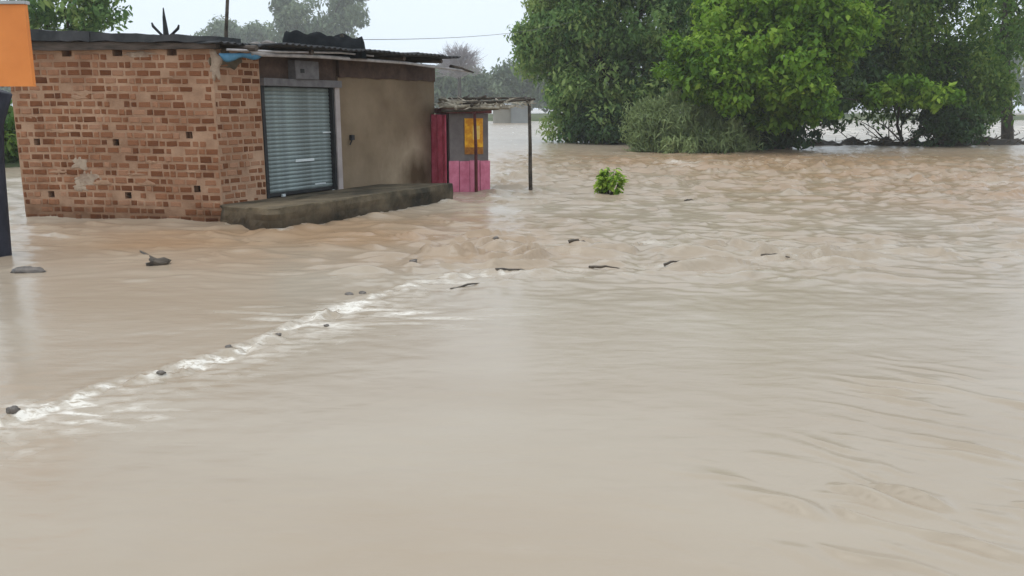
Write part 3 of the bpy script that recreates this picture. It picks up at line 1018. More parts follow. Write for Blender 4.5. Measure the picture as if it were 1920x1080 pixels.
# thin pole behind the shop
b0 = at(421, 210, 18.6); b0.z = -.5
t0 = at(432, -130, 18.6)
m0 = at(424, 60, 18.6)
pl_o = MB().tube([b0, m0, t0], [.05, .04, .028], 8).build('thin_pole', M['dry_wood'], None, True, origin=(b0.x, b0.y, 0))
tag(pl_o, 'thin dark pole rising behind the shop roof', 'pole')
# overhead wire sagging from the roof to the trees
w0, w1 = at(640, 74, 15.0), at(1075, 40, 36)
pts = []
for i in range(25):
    t = i / 24
    p = w0.lerp(w1, t)
    pxy = t
    p.z -= .55 * 4 * t * (1 - t) * .35
    pts.append(p)
wr = MB().tube(pts, .006, 5).build('overhead_wire', M['wire'], None, True)
tag(wr, 'thin overhead wire sagging from the roof towards the trees', 'wire')

# ------------------------------------------------------------------ roadside stall with stick canopy
A, B = gnd(842, 361), gnd(919, 358)
stall = empty('roadside_stall', (A.x, A.y, 0), 'pink and grey roadside stall with a stick canopy beyond the shop', 'stall')
fS = frame((A.x, A.y), (B.x - A.x, B.y - A.y))
WS = math.hypot(B.x - A.x, B.y - A.y)
ZPK = at(880, 302, A.y).z
ZGP = at(880, 213, A.y).z
mb = MB()
mb.fbox(fS, .03, WS - .03, -.9, -.012, -.5, ZGP)
mb.build('cabin', M['grey_panel'], stall)
npl = 4
for i in range(npl):
    a, b = .0 + WS * i / npl + .006, WS * (i + 1) / npl - .006
    MB().fbox(fS, a, b, -.0115, .012 + .006 * (i % 2), -.5, ZPK - .01 * (i % 2)).build('pink_board', M['pink'], stall)
# red cloth over the left side, in folds
V = []
cn = 26
bk = fS(-.17, -.95, 0)
for i in range(cn + 1):
    a = i / cn
    base = fS(0, 0, 0).lerp(bk, a)
    off = .025 * math.sin(a * 24) + .012 * math.sin(a * 53 + 1)
    for j in range(9):
        b = j / 8
        V.append(Vector((base.x - .03 - off * (.4 + .6 * b), base.y - off * .3, ZGP - .02 - (ZGP + .3) * b)))
Fc = [(i * 9 + j, i * 9 + j + 1, (i + 1) * 9 + j + 1, (i + 1) * 9 + j) for i in range(cn) for j in range(8)]
o = obj('red_curtain', V, Fc, M['red_cloth'], stall, True)
sd = o.modifiers.new('thickness', 'SOLIDIFY'); sd.thickness = .008
# head board
MB().fbox(fS, -.03, WS + .03, -.95, .03, ZGP + .003, ZGP + .10).build('head_board', M['maroon'], stall)
# poster
def su(px, py): 
    r = ray(px, py); t = A.y / r.y
    p = Vector((0, 0, CAMH)) + r * t
    return (p - fS(0, 0, 0)).dot(fS.d), p.z
(u0, z0), (u1, z1) = su(876, 290), su(915, 222)
post_o = MB().fbox(fS, u0, u1, -.0115, .006, z0, z1).build('poster', M['poster'], stall)
post_o['label'] = 'yellow poster on the grey upper panel'
(ua, za), (ub, zb) = su(893, 262), su(908, 236)
MB().fbox(fS, ua, ub, .0061, .0075, za, zb).build('poster_picture', mat('poster_pale', (.75, .48, .08), (.85, .6, .2), 20, .6, 0), post_o)
(ua, za), (ub, zb) = su(876, 290), su(915, 277)
MB().fbox(fS, ua, ub, .0061, .0075, za + .002, zb).build('poster_border', mat('poster_dark', (.22, .07, .01), (.4, .16, .02), 20, .6, 0), post_o)
# posts
p = gnd(893, 361)
pt = at(889, 193, p.y - .05)
MB().tube([(p.x, p.y, -.5), (p.x, p.y - .02, .9), pt], [.034, .03, .026], 8).build('post', M['maroon'], stall, True)
p = gnd(996, 358)
pt = at(992, 188, p.y)
MB().tube([(p.x, p.y, -.5), (p.x - .02, p.y, .4), at(994, 270, p.y), pt + Vector((0, 0, .03))], [.04, .038, .034, .03], 8).build('post', M['dry_wood'], stall, True)
# canopy sticks
def cst(x0, y0, d0, x1, y1, d1, r0, r1, mt, nm='canopy_stick'):
    a, b = at(x0, y0, d0), at(x1, y1, d1)
    mid = a.lerp(b, .5) + Vector((R.uniform(-.03, .03), R.uniform(-.03, .03), R.uniform(-.02, .02)))
    MB().tube([a, mid, b], [r0, (r0 + r1) / 2, r1], 7).build(nm, mt, stall, True)
for x0, y0, d0, x1, y1, d1, r0, r1, mt in [
    (824, 199, 16.2, 955, 203, 16.0, .04, .02, 'bamboo'), (824, 187, 16.9, 905, 197, 16.3, .035, .025, 'bamboo'),
    (822, 194, 17.0, 900, 184, 17.4, .03, .02, 'bamboo'), (868, 193, 16.0, 1003, 186, 16.5, .03, .022, 'dry_wood'),
    (828, 208, 16.1, 935, 204, 16.1, .03, .02, 'dry_wood'), (840, 186, 17.2, 996, 184, 17.3, .03, .018, 'dry_wood'),
    (884, 198, 15.9, 900, 183, 17.5, .03, .025, 'dry_wood'), (855, 204, 15.9, 846, 184, 17.4, .03, .02, 'bamboo'),
    (940, 201, 16.0, 930, 186, 17.2, .022, .02, 'bamboo'), (988, 190, 16.3, 985, 182, 17.3, .025, .02, 'dry_wood'),
    (870, 184, 16.6, 880, 178, 17.0, .025, .012, 'dry_wood'), (895, 186, 16.4, 912, 180, 16.4, .035, .02, 'dry_wood')]:
    cst(x0, y0, d0, x1, y1, d1, r0, r1, M[mt])
# thatch tufts on the sticks
mb = MB()
for i in range(170):
    px, d = R.uniform(826, 935) if R.random() < .75 else R.uniform(930, 1000), R.uniform(16.0, 17.4)
    q = at(px, 190 - (d - 16.4) * 4 + R.uniform(-1, 9), d)
    dr = Vector((R.uniform(-1, 1), R.uniform(-.6, .6), R.uniform(-.35, .2))).normalized() * R.uniform(.12, .3)
    s_ = Vector((0, .012, .018))
    mb.add([q - s_, q + dr, q + s_, q + Vector((.004, .01, 0))], [(0, 1, 2), (2, 1, 3), (3, 1, 0)])
o = mb.build('thatch', M['bamboo'], stall)
o['kind'] = 'stuff'

# ------------------------------------------------------------------ orange board on a dark post, left edge
d0 = 9.2
pa, pb = at(-190, 165, d0), at(62, 162, d0)
pc = at(56, 8, d0)
ob = empty('orange_signboard', (at(4, 480, d0).x, at(4, 480, d0).y, 0), 'blank orange board on a dark leaning post at the left edge', 'signboard')
zt_, zb_ = pc.z, pb.z
mb = MB().box8([(pa.x, d0, zb_), (pb.x, d0, zb_), (pb.x, d0 + .06, zb_), (pa.x, d0 + .06, zb_), (pa.x, d0, zt_), (pb.x + .005, d0, zt_), (pb.x + .005, d0 + .06, zt_), (pa.x, d0 + .06, zt_)])
mb.build('panel', M['orange'], ob)
MB().box8([(pa.x, d0 - .02, zt_ + .003), (pb.x + .02, d0 - .02, zt_ + .003), (pb.x + .02, d0 + .08, zt_ + .003), (pa.x, d0 + .08, zt_ + .003),
           (pa.x, d0 - .02, zt_ + .035), (pb.x + .02, d0 - .02, zt_ + .035), (pb.x + .02, d0 + .08, zt_ + .035), (pa.x, d0 + .08, zt_ + .035)]).build('top_cap', M['cap'], ob)
e0, e1 = at(0, 482, d0 + .15), at(-14, 300, d0 + .15)
e2 = at(-16, 230, d0 + .15); e3 = at(-4, 170, d0 + .15)
MB().tube([(e0.x, e0.y, -.5), e0, e1, e2, e3], [.125, .12, .115, .12, .14], 10).build('post', M['navy'], ob, True)

# ------------------------------------------------------------------ vegetation
def leaf_cloud(cl, n_per, leaf, up=.55, droop=0, rs=None, aspect=.45):
    """cl: (k, 5) clump x, y, z, radius, tint -> vertices, quads, tint"""
    rs = rs or NR
    k = len(cl)
    N = k * n_per
    ci = np.repeat(np.arange(k), n_per)
    dirs = rs.normal(size=(N, 3))
    dirs /= np.linalg.norm(dirs, axis=1, keepdims=True) + 1e-9
    rad = cl[ci, 3] * rs.uniform(.25, 1.0, N) ** .6
    pos = cl[ci, :3] + dirs * rad[:, None] * np.array([1, 1, .75])
    if droop: pos[:, 2] -= droop * rs.uniform(0, 1, N) ** 2
    nrm = dirs * .7 + np.array([0, 0, up]) + rs.normal(size=(N, 3)) * .45
    nrm /= np.linalg.norm(nrm, axis=1, keepdims=True) + 1e-9
    ax = np.cross(nrm, rs.normal(size=(N, 3)))
    ax /= np.linalg.norm(ax, axis=1, keepdims=True) + 1e-9
    ax[:, 2] -= .35
    sd = np.cross(nrm, ax)
    L = leaf * rs.uniform(.6, 1.35, N)[:, None]
    Wd = L * aspect
    p0 = pos - ax * L * .5
    p1 = pos + sd * Wd * .5 + nrm * L * .05
    p2 = pos + ax * L * .5 - np.array([0, 0, 1]) * L * .12
    p3 = pos - sd * Wd * .5 + nrm * L * .05
    V = np.stack([p0, p1, p2, p3], 1).reshape(-1, 3)
    Q = np.arange(4 * N).reshape(-1, 4)
    tint = np.clip(cl[ci, 4] + rs.normal(size=N) * .14, 0, 1)
    return V, Q, np.repeat(tint, 4)

def lobes_to_clumps(lobes, per, crad, rs, lo=.45):
    out = []
    for (c, rx, ry, rz, dens) in lobes:
        m = max(4, int(per * dens))
        ns = max(3, int(11 * dens))
        sc_ = rs.normal(size=(ns, 3))
        sc_ /= np.linalg.norm(sc_, axis=1, keepdims=True)
        sc_ *= rs.uniform(.6, .95, ns)[:, None]
        st_ = rs.normal(size=ns) * .17
        si_ = rs.randint(0, ns, m)
        d = sc_[si_] + rs.normal(size=(m, 3)) * .23
        p = np.array(c) + d * np.array([rx, ry, rz])
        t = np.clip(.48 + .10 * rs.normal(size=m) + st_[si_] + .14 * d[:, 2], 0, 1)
        out.append(np.column_stack([p, crad * rs.uniform(.6, 1.35, m), t]))
    return np.concatenate(out)

def px_lobe(px, py, d, rx, ry, dens=1.0, deep=1.0):
    p = at(px, py, d)
    k = d / F
    return (tuple(p), rx * k, rx * k * deep, ry * k, dens)

def tree(name, label, base, lobes, trunk_r, per, n_per, crad, leaf, mt, seed, up=.55, droop=0, group=None, limbs=True, lean=(0, 0), aspect=.45, cat='tree', zmin=.02, lo=.45):
    rs = np.random.RandomState(seed)
    rr = random.Random(seed)
    root = empty(name, (base[0], base[1], 0), label, cat, group)
    cl = lobes_to_clumps(lobes, per, crad, rs, lo)
    V, Q, T = leaf_cloud(cl, n_per, leaf, up, droop, rs, aspect)
    zc = V[:, 2].reshape(-1, 4).mean(1)
    keep = zc > zmin
    V = V.reshape(-1, 4, 3)[keep].reshape(-1, 3); T = T.reshape(-1, 4)[keep].ravel(); Q = np.arange(len(V)).reshape(-1, 4)
    big_mesh('crown', V, Q, mt, root, False, {'tint': T}, (base[0], base[1], 0))
    cz = sum(l[0][2] for l in lobes) / len(lobes)
    cxx = sum(l[0][0] for l in lobes) / len(lobes)
    cyy = sum(l[0][1] for l in lobes) / len(lobes)
    b = Vector((base[0], base[1], -.4))
    top = Vector((cxx, cyy, cz))
    mid = b.lerp(top, .5) + Vector((rr.uniform(-.3, .3) + lean[0], rr.uniform(-.3, .3), 0))
    tr = MB().tube([b, b + Vector((0, 0, .6)), mid, top], [trunk_r * 1.3, trunk_r * 1.1, trunk_r * .85, trunk_r * .5], 10).build('trunk', M['bark'], root, True)
    if limbs:
        for l in lobes:
            s0 = b.lerp(top, rr.uniform(.35, .85)) if rr.random() < .5 else mid.lerp(top, rr.uniform(0, .8))
            e = Vector(l[0])
            m_ = s0.lerp(e, .5) + Vector((rr.uniform(-.3, .3), rr.uniform(-.3, .3), rr.uniform(0, .5)))
            lm = MB().tube([s0, m_, e], [trunk_r * .5, trunk_r * .35, trunk_r * .12], 7)
            for q in range(3):
                a = m_.lerp(e, rr.uniform(.1, .9))
                v = Vector((rr.uniform(-1, 1) * l[1], rr.uniform(-1, 1) * l[2], rr.uniform(-.4, .9) * l[3]))
                lm.tube([a, a + v * .5 + Vector((0, 0, .1)), a + v * .9], [trunk_r * .18, trunk_r * .12, trunk_r * .05], 5)
            lm.build('limb', M['bark'], tr, True)
    return root

L = px_lobe
tree('big_tree', 'large hazy green tree leftmost of the riverside trees', g2(1175, 262),
     [L(1120, 120, 40, 95, 80, 1.2), L(1060, 65, 41, 62, 62), L(1150, 10, 40, 120, 75, 1.2), L(1240, 70, 40, 100, 90, 1.2), L(1100, 205, 39.5, 62, 58), L(1180, 190, 40, 85, 70, 1.1),
      L(1270, 170, 40, 90, 80, 1.1), L(1020, 125, 41, 34, 26, .4), L(1004, 62, 41, 24, 12, .18), L(996, 98, 41, 18, 12, .14), L(1012, 22, 41, 26, 16, .2), L(1050, 20, 41, 50, 40, .6), L(1240, -70, 41, 170, 70, 1.3), L(1100, -90, 41, 110, 60, .8), L(1350, 60, 41, 90, 90, 1.1), L(1340, 180, 40, 60, 60, .8), L(1370, -40, 41, 90, 60, .9)], .42, 110, 70, .7, .22, M['leaf_a'], 21, group='trees beside the flooded road')
tree('leafy_tree', 'bright fresh green leafy tree in front of the others', g2(1448, 279),
     [L(1400, 70, 32, 95, 70, 1.2), L(1325, 125, 31.4, 60, 50, .9), L(1440, 130, 31, 95, 58, 1.2), L(1510, 90, 31.5, 90, 75, 1.1), L(1385, 170, 31.3, 70, 38, .8), L(1480, 185, 31.5, 75, 45, .9),
      L(1560, 50, 32, 70, 70, 1), L(1470, 0, 32, 110, 60, 1.1), L(1370, 20, 33, 70, 50, .8), L(1450, -90, 33, 140, 70, 1.1)], .3, 100, 60, .5, .2, M['leaf_b'], 33, up=.8, lo=.3, group='trees beside the flooded road', aspect=.6)
tree('shade_tree', 'low tree with shade-dark leaves under the bright green leafy tree', g2(1470, 276),  # dark leaf colour stands in for the shade below the bright crown
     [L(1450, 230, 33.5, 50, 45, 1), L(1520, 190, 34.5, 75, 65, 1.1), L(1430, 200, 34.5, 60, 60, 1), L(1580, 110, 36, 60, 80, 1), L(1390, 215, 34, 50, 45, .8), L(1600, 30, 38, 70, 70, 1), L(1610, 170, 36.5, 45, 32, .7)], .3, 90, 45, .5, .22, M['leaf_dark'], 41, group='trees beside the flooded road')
tree('vine_tree', 'tall tree hung with trailing creepers on the right', g2(1775, 268),
     [L(1680, 40, 38, 85, 75, 1.1), L(1760, 20, 38, 90, 80, 1.1), L(1650, 115, 38.5, 60, 60, .9), L(1720, 115, 38, 75, 55, 1), L(1800, 100, 38, 65, 75, 1), L(1840, 170, 38, 36, 50, .6), L(1620, 0, 38, 60, 60, .8), L(1700, -80, 38, 150, 60, 1.2), L(1790, 185, 38, 40, 40, .6)],
     .26, 95, 50, .55, .2, M['leaf_d'], 52, up=.25, droop=1.3, group='trees beside the flooded road')
tree('edge_tree', 'slender tree with bare dark trunk nearest the right edge', g2(1888, 263),
     [L(1880, 40, 42, 50, 60, .8), L(1930, 60, 42.5, 70, 90, 1), L(1865, 120, 42, 40, 36, .6), L(1900, -60, 42, 90, 50, 1), L(1850, 190, 41.5, 22, 26, .35)], .26, 70, 45, .5, .21, M['leaf_d'], 63, up=.4, droop=.5, group='trees beside the flooded road')
tree('low_shrub', 'bright green spreading shrub below the creeper-hung tree', g2(1690, 270),
     [L(1630, 178, 35.5, 52, 18, .8), L(1690, 172, 35, 55, 20, .8), L(1745, 185, 35.3, 50, 18, .7)], .07, 60, 30, .3, .22, M['leaf_b'], 71, up=.9, cat='shrub', aspect=.55)
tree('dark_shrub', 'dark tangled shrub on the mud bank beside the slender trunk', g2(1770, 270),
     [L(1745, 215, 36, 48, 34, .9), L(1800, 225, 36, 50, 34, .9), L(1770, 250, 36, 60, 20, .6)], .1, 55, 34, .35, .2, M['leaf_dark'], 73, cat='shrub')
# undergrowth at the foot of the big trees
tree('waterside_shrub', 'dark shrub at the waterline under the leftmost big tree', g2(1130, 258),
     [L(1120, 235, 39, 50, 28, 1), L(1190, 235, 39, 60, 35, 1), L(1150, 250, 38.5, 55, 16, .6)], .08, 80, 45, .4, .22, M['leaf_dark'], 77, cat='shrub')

# tall drooping grass clump
def grass_clump(name, label, px, py, d, wpx, hpx, nb, seed):
    rs = random.Random(seed)
    b = gnd(px, py); 
    root = empty(name, (b.x, b.y, 0), label, 'grass')
    k = b.y / F
    V, Q, T = [], [], []
    for i in range(nb):
        a = rs.uniform(-1, 1)
        bx = b.x + a * wpx * k * .62
        by = b.y + rs.uniform(-1.2, 1.2)
        h = hpx * k * rs.uniform(.55, 1.1) * (1 - .35 * abs(a) ** 2)
        ln = rs.gauss(a * .5, .8)
        ly = rs.gauss(-.5, .8)
        w = rs.uniform(.025, .065)
        tn = min(1, max(0, rs.gauss(.5, .2)))
        n0 = len(V)
        dr = rs.uniform(.55, 1.15)
        for s_ in range(7):
            t = s_ / 6
            z = h * (t * 1.15 - dr * .75 * t ** 3)
            x = bx + ln * h * .42 * t * t
            y = by + ly * h * .42 * t * t
            ww = w * (1 - t) ** .6 + .003
            V += [(x - ww, y, z), (x + ww, y + ww * .5, z)]
            T += [tn, tn]
        for s_ in range(6):
            q = n0 + 2 * s_
            Q.append((q, q + 1, q + 3, q + 2))
    o = big_mesh('blades', np.array(V), np.array(Q), M['grass'], root, True, {'tint': np.array(T)}, (b.x, b.y, 0))
    o['kind'] = 'stuff'
    return root
tree('feathery_shrub', 'pale olive feathery rounded shrub at the foot of the bright tree', g2(1300, 277),
     [L(1230, 232, 32, 48, 42, .9), L(1290, 225, 31.6, 62, 44, 1.1), L(1355, 238, 31.6, 46, 38, .9), L(1250, 262, 31.4, 60, 18, .6), L(1330, 264, 31.3, 66, 16, .6), L(1210, 210, 32.4, 26, 24, .4)], .06, 75, 60, .33, .26, M['grass'], 81, up=.15, droop=.7, cat='shrub', aspect=.16)
grass_clump('tall_grass', 'clump of tall drooping grass at the waterline right of the feathery shrub', 1390, 279, 31.6, 34, 85, 380, 5)

# leafy bush standing in the current
bp_ = gnd(1143, 366)
bush = empty('small_bush', (bp_.x, bp_.y, 0), 'small bright green bush standing alone in the current', 'bush')
stm = MB()
lfm = []
for vi in range(4):
    rr = random.Random(200 + vi)
    L_, W_ = .13, .075
    v, f = [], []
    for i in range(5):
        t = i / 4
        ww = W_ * .5 * math.sin(math.pi * min(1, t * .9 + .08)) ** .8
        zz = -.05 * t * t + rr.uniform(-.006, .006)
        v += [(-ww, L_ * t, zz + .014), (0, L_ * t, zz), (ww, L_ * t, zz + .014)]
    for i in range(4):
        for j in range(2):
            f.append((i * 3 + j, i * 3 + j + 1, i * 3 + j + 4, i * 3 + j + 3))
    me = bpy.data.meshes.new('leaf')
    me.from_pydata(v, [], f)
    a = me.attributes.new('tint', 'FLOAT', 'POINT')
    a.data.foreach_set('value', [(.25, .5, .7, .95)[vi]] * len(v))
    me.materials.append(M['leaf_bush'])
    lfm.append(me)
rr = random.Random(9)
for i in range(32):
    a = rr.uniform(0, 2 * math.pi)
    e = bp_ + Vector((math.cos(a) * rr.uniform(.05, .30), math.sin(a) * rr.uniform(.05, .3), rr.uniform(.14, .52)))
    e.x += .02
    s0 = bp_ + Vector((rr.uniform(-.05, .05), rr.uniform(-.05, .05), -.3))
    m_ = s0.lerp(e, .6) + Vector((0, 0, .06))
    stm.tube([s0, m_, e], [.011, .008, .004], 5)
    for q in range(9):
        t = rr.uniform(.45, 1.0)
        p = m_.lerp(e, (t - .45) / .55)
        if p.z < .06: p.z = .06
        link('leaf', lfm[rr.randrange(4)], bush, p, (rr.uniform(-.7, .5), rr.uniform(-.5, .5), a - math.pi / 2 + rr.uniform(-1.3, 1.3)), (1, rr.uniform(.7, 1.15), 1))
stm.build('stems', M['bark'], bush, True)

# trees behind the shop, haze put into the leaf colour of the far ones
tree('left_tree', 'green tree behind the roof beside the orange board', (-15.5, 30),
     [L(150, 20, 30, 70, 40, 1), L(110, -30, 30, 75, 45, 1), L(190, -10, 30, 45, 40, .7), L(75, 30, 30.5, 25, 40, .4), L(165, 60, 30, 50, 14, .3)], .13, 42, 30, .4, .24, M['leaf_a'], 83, droop=.3, lo=.2)
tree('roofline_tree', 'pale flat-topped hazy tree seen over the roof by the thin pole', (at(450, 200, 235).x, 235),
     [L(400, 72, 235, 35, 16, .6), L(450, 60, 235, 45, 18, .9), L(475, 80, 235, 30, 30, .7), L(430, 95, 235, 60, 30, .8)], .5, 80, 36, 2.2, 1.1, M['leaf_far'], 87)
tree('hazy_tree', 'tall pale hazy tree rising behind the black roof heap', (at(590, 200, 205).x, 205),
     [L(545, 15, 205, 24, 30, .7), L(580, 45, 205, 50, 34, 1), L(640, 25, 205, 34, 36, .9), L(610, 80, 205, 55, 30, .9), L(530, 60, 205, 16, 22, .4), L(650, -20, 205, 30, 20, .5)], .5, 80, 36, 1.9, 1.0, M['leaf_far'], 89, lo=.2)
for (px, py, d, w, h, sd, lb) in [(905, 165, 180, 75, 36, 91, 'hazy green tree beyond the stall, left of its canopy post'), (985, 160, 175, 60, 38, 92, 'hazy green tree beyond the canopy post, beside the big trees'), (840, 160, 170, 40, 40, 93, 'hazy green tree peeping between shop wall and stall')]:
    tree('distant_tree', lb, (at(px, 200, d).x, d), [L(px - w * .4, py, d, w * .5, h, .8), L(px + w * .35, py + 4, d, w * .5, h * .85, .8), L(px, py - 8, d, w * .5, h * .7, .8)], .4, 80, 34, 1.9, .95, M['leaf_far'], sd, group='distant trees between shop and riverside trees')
# bare rounded tree beyond the shop's right end
bt = at(862, 200, 150)
K = 2.5
root = empty('bare_tree', (bt.x, bt.y, 0), 'bare grey rounded tree top beyond the end of the shop roof', 'tree')
rr = random.Random(4)
mb = MB()
b = Vector((bt.x, bt.y, 0))
MB().tube([b - Vector((0, 0, .5)), b + Vector((0, 0, 1.5 * K)), b + Vector((0, 0, 3 * K))], [.4, .35, .25], 8).build('trunk', M['bark'], root, True)
tw = MB()
for i in range(330):
    a, e = rr.uniform(0, 2 * math.pi), rr.uniform(.05, 1.35)
    dirv = Vector((math.cos(a) * math.cos(e), math.sin(a) * math.cos(e), math.sin(e)))
    l = rr.uniform(1.2, 1.75) * K
    s0 = b + Vector((0, 0, (2.9 + rr.uniform(-.4, .3)) * K))
    m_ = s0 + dirv * l * .55 + Vector((0, 0, .2 * K))
    tw.tube([s0, m_, s0 + dirv * l], [.05, .035, .02], 4, False)
    for q in range(5):
        p = m_.lerp(s0 + dirv * l, rr.uniform(0, .8))
        tw.tube([p, p + (dirv + Vector((rr.uniform(-.8, .8), rr.uniform(-.8, .8), rr.uniform(-.3, .6)))) * .4 * K], [.028, .015], 3, False)
tw.build('crown', M['bare'], root)

# far wood on the other bank, one mass
rs = np.random.RandomState(99)
m = 2600
x = rs.uniform(-190, 215, m)
hmax = 8.4 + 4.6 * pn(x * .035, 0 * x, 5) + 2.4 * pn(x * .13, 0 * x, 6)
hmax += 6.0 * np.clip((x - 16) / 45, 0, 1)
z = rs.uniform(.1, 1, m) ** .8 * hmax
y = 212 + rs.uniform(-7, 12, m)
cl = np.column_stack([x, y, z, rs.uniform(1.2, 2.6, m), np.clip(.5 + .2 * rs.normal(size=m), 0, 1)])
V, Q, T = leaf_cloud(cl, 30, 1.15, .5, 0, rs, .6)
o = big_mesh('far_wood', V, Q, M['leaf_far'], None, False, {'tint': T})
tag(o, 'hazy far wood along the opposite bank', 'wood', None, 'stuff')
# hedge glimpsed at far left behind the board
tree('bank_hedge', 'dull green hedge glimpsed between orange board post and brick wall', (-14.2, 24.3),
     [L(20, 270, 24, 50, 45, 1), L(-60, 250, 24, 80, 60, 1), L(60, 260, 24.6, 50, 50, 1), L(130, 250, 25, 60, 50, 1)], .06, 70, 36, .4, .22, M['leaf_d'], 95, cat='hedge')

# distant low house by the far water
hb = at(962, 226, 88)
house = empty('distant_house', (hb.x, hb.y, 0), 'tiny beige and grey house on the far bank seen past the canopy post', 'house')
k = 88 / F
def hx(px): return (px - CX) / F * 88 / 1.0
zt1 = at(960, 192, 88).z
MB().box8([(hx(925), 88, -.3), (hx(958), 88, -.3), (hx(958), 91, -.3), (hx(925), 91, -.3), (hx(925), 88, zt1 - .5), (hx(958), 88, zt1 - .3), (hx(958), 91, zt1 - .3), (hx(925), 91, zt1 - .5)]).build('wall', M['far_wall'], house)
MB().box8([(hx(958) + .01, 87.6, -.3), (hx(993), 87.6, -.3), (hx(993), 91, -.3), (hx(958) + .01, 91, -.3), (hx(958) + .01, 87.6, zt1 - .2), (hx(993), 87.6, zt1 - .35), (hx(993), 91, zt1 - .35), (hx(958) + .01, 91, zt1 - .2)]).build('annex', M['far_roof'], house)
MB().add([(hx(922), 87.5, zt1 - .5), (hx(959), 87.5, zt1 - .3), (hx(959), 91.3, zt1 - .1), (hx(922), 91.3, zt1 - .3), (hx(922), 87.5, zt1 - .42), (hx(959), 87.5, zt1 - .22), (hx(959), 91.3, zt1 - .02), (hx(922), 91.3, zt1 - .22)],
         [(3, 2, 1, 0), (4, 5, 6, 7), (0, 1, 5, 4), (1, 2, 6, 5), (2, 3, 7, 6), (3, 0, 4, 7)]).build('roof', M['far_roof'], house)

# ------------------------------------------------------------------ driftwood, stones and flotsam
def branch(name, label, pts, r0, mt, seed, twigs=3, group=None, cat='branch', sides=7):
    rr = random.Random(seed)
    pts = [Vector(p) for p in pts]
    fine = [pts[0]]
    for a, b in zip(pts, pts[1:]):
        for t in (.33, .66, 1):
            fine.append(a.lerp(b, t) + Vector((rr.uniform(-1, 1), rr.uniform(-1, 1), rr.uniform(-1, 1))) * r0 * .5)
    n = len(fine)
    mb = MB().tube(fine, [r0 * (1 - .75 * i / (n - 1)) * rr.uniform(.85, 1.15) for i in range(n)], sides)
    for q in range(twigs):
        p = fine[rr.randrange(1, n)]
        v = Vector((rr.uniform(-1, 1), rr.uniform(-.5, .5), rr.uniform(.1, 1))) * r0 * rr.uniform(5, 11)
        mb.tube([p, p + v * .5 + Vector((0, 0, r0)), p + v], [r0 * .4, r0 * .28, r0 * .1], 5)
    o = mb.build(name, mt, None, True, origin=pts[0])
    return tag(o, label, cat, group)
# branch in front of the brick wall
p = gnd(296, 496)
log = empty('driftwood', (p.x, p.y, 0), 'dark broken driftwood stump floating in front of the brick wall', 'driftwood')
lump('stump', p + Vector((.0, 0, .015)), .12, .12, .055, M['wet_wood'], 141, .6, log, n=11, m=7, rotz=-.4)
a, b_ = gnd(266, 472), gnd(300, 494)
MB().tube([b_ + Vector((0, 0, .02)), a.lerp(b_, .6) + Vector((.02, 0, .0)), a.lerp(b_, .3) + Vector((-.02, 0, .012)), a + Vector((-.02, 0, .01))], [.02, .012, .016, .008], 6).build('stick', M['wet_wood'], log, True)
p = gnd(55, 509)
p.z = wz(p)
tag(lump('flat_rock', p + Vector((0, 0, .0)), .155, .09, .055, M['wet_stone'], 143, .3), 'flat dark rock breaking the surface below the post', 'rock')
p = gnd(25, 777)
p.z = wz(p)
tag(lump('kerb_rock', p + Vector((0, 0, .0)), .034, .03, .024, M['wet_stone'], 146, .35), 'small grey rock in the foam at the far left edge', 'rock')
for i, (px, py, sx, lb) in enumerate([(430, 656, .035, 'small wet stone where the foam line passes mid-left'), (522, 630, .03, 'small wet stone in the foam right of mid-left'), (303, 706, .035, 'wet stone in the foam line left of the middle'), (655, 553, .06, 'long dark stone near the upper end of the foam line'), (680, 551, .05, 'dark stone just right of the long one at the upper foam end'),
                                      (612, 610, .03, 'small stone below the upper foam end'), (775, 497, .06, 'dark stone in the choppy water below the plinth'), (930, 466, .05, 'dark stone upstream in the chop')]):
    p = gnd(px, py)
    p.z = wz(p)
    tag(lump('kerb_stone', p + Vector((0, 0, -.005)), sx * .75, sx * .6, sx * .4, M['wet_stone'], 150 + i * 3, .35, n=12, m=7), lb, 'stone', 'stones along the submerged kerb')
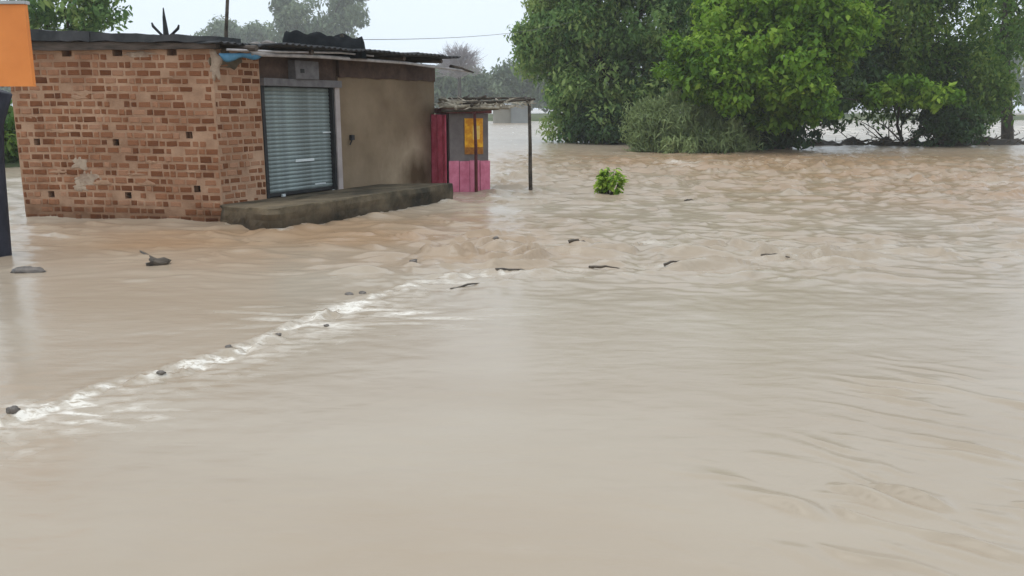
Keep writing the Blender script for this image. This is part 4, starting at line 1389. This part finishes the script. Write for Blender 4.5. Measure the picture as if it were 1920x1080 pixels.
# dark flotsam in mid-stream
for i, (x0, y0, x1, y1, r, lb) in enumerate([(930, 514, 1000, 508, .03, 'dark waterlogged branch in midstream below the stall'), (1066, 464, 1098, 464, .035, 'short dark branch in midstream, highest of the floating pieces'), (1428, 484, 1478, 491, .03, 'dark bent branch drifting right of centre'),
                                             (1105, 503, 1165, 509, .025, 'low sodden branch drifting in the centre'), (845, 543, 905, 531, .022, 'thin branch caught at the upper end of the kerb'), (1245, 500, 1280, 497, .022, 'small grey branch drifting between the sodden and the bent one'), (1284, 378, 1300, 378, .03, 'tiny dark branch right of the green bush')]):
    a, b_ = gnd(x0, y0), gnd(x1, y1)
    r *= .72
    a.z, b_.z = wz(a) - r * .5, wz(b_) - r * .5
    branch('floating_branch', lb, [a + Vector((0, 0, .0)), a.lerp(b_, .5) + Vector((0, 0, .012)), b_ + Vector((0, 0, -.01))], r, M['wet_wood'], 170 + i, 0, 'branches floating in midstream')
# tangled driftwood on the mud bank
rr = random.Random(12)
for i in range(34):
    px = rr.uniform(1490, 1925)
    d = rr.uniform(35.2, 37.6)
    a = at(px, 262, d); a.z = rr.uniform(.05, .25)
    l = rr.uniform(.5, 1.6)
    ang = rr.choice((rr.uniform(-.5, .5), rr.uniform(2.6, 3.6)))
    el = rr.uniform(-.05, .75)
    b_ = a + Vector((math.cos(ang) * math.cos(el), rr.uniform(-.3, .3), math.sin(el))) * l
    branch('bank_branch', 'dead driftwood branch tangled on the mud bank under the right-hand trees', [a, a.lerp(b_, .5) + Vector((0, 0, rr.uniform(-.1, .15))), b_], rr.uniform(.02, .045), M['dry_wood'], 300 + i, 3, 'driftwood tangled on the mud bank', sides=5)
for i, (px, t) in enumerate(((1692, .05), (1668, .03))):
    a = gnd(px, 268); b_ = at(px - 4, 190, a.y)
    branch('bank_sapling', ['thin upright sapling trunk under the spreading shrub', 'thinnest upright sapling left of the other under the shrub'][i], [a - Vector((0, 0, .3)), a.lerp(b_, .5), b_], t, M['bark'], 400 + i, 2, cat='sapling')

# ------------------------------------------------------------------ haze over the whole place
def haze():
    x0, x1, y0, y1, z0, z1 = -330, 330, -40, 330, -2.0, 50.0
    m = bpy.data.materials.new('haze')
    m.use_nodes = True
    t = m.node_tree
    t.nodes.clear()
    out = t.nodes.new('ShaderNodeOutputMaterial')
    v = t.nodes.new('ShaderNodeVolumePrincipled')
    v.inputs['Color'].default_value = (.93, .96, .97, 1)
    v.inputs['Density'].default_value = HAZE
    v.inputs['Anisotropy'].default_value = .0
    t.links.new(v.outputs[0], out.inputs['Volume'])
    o = MB().box8([(x0, y0, z0), (x1, y0, z0), (x1, y1, z0), (x0, y1, z0), (x0, y0, z1), (x1, y0, z1), (x1, y1, z1), (x0, y1, z1)]).build('haze', m)
    tag(o, 'pale damp haze filling the air', None, None, 'stuff')
HAZE = .0009
haze()
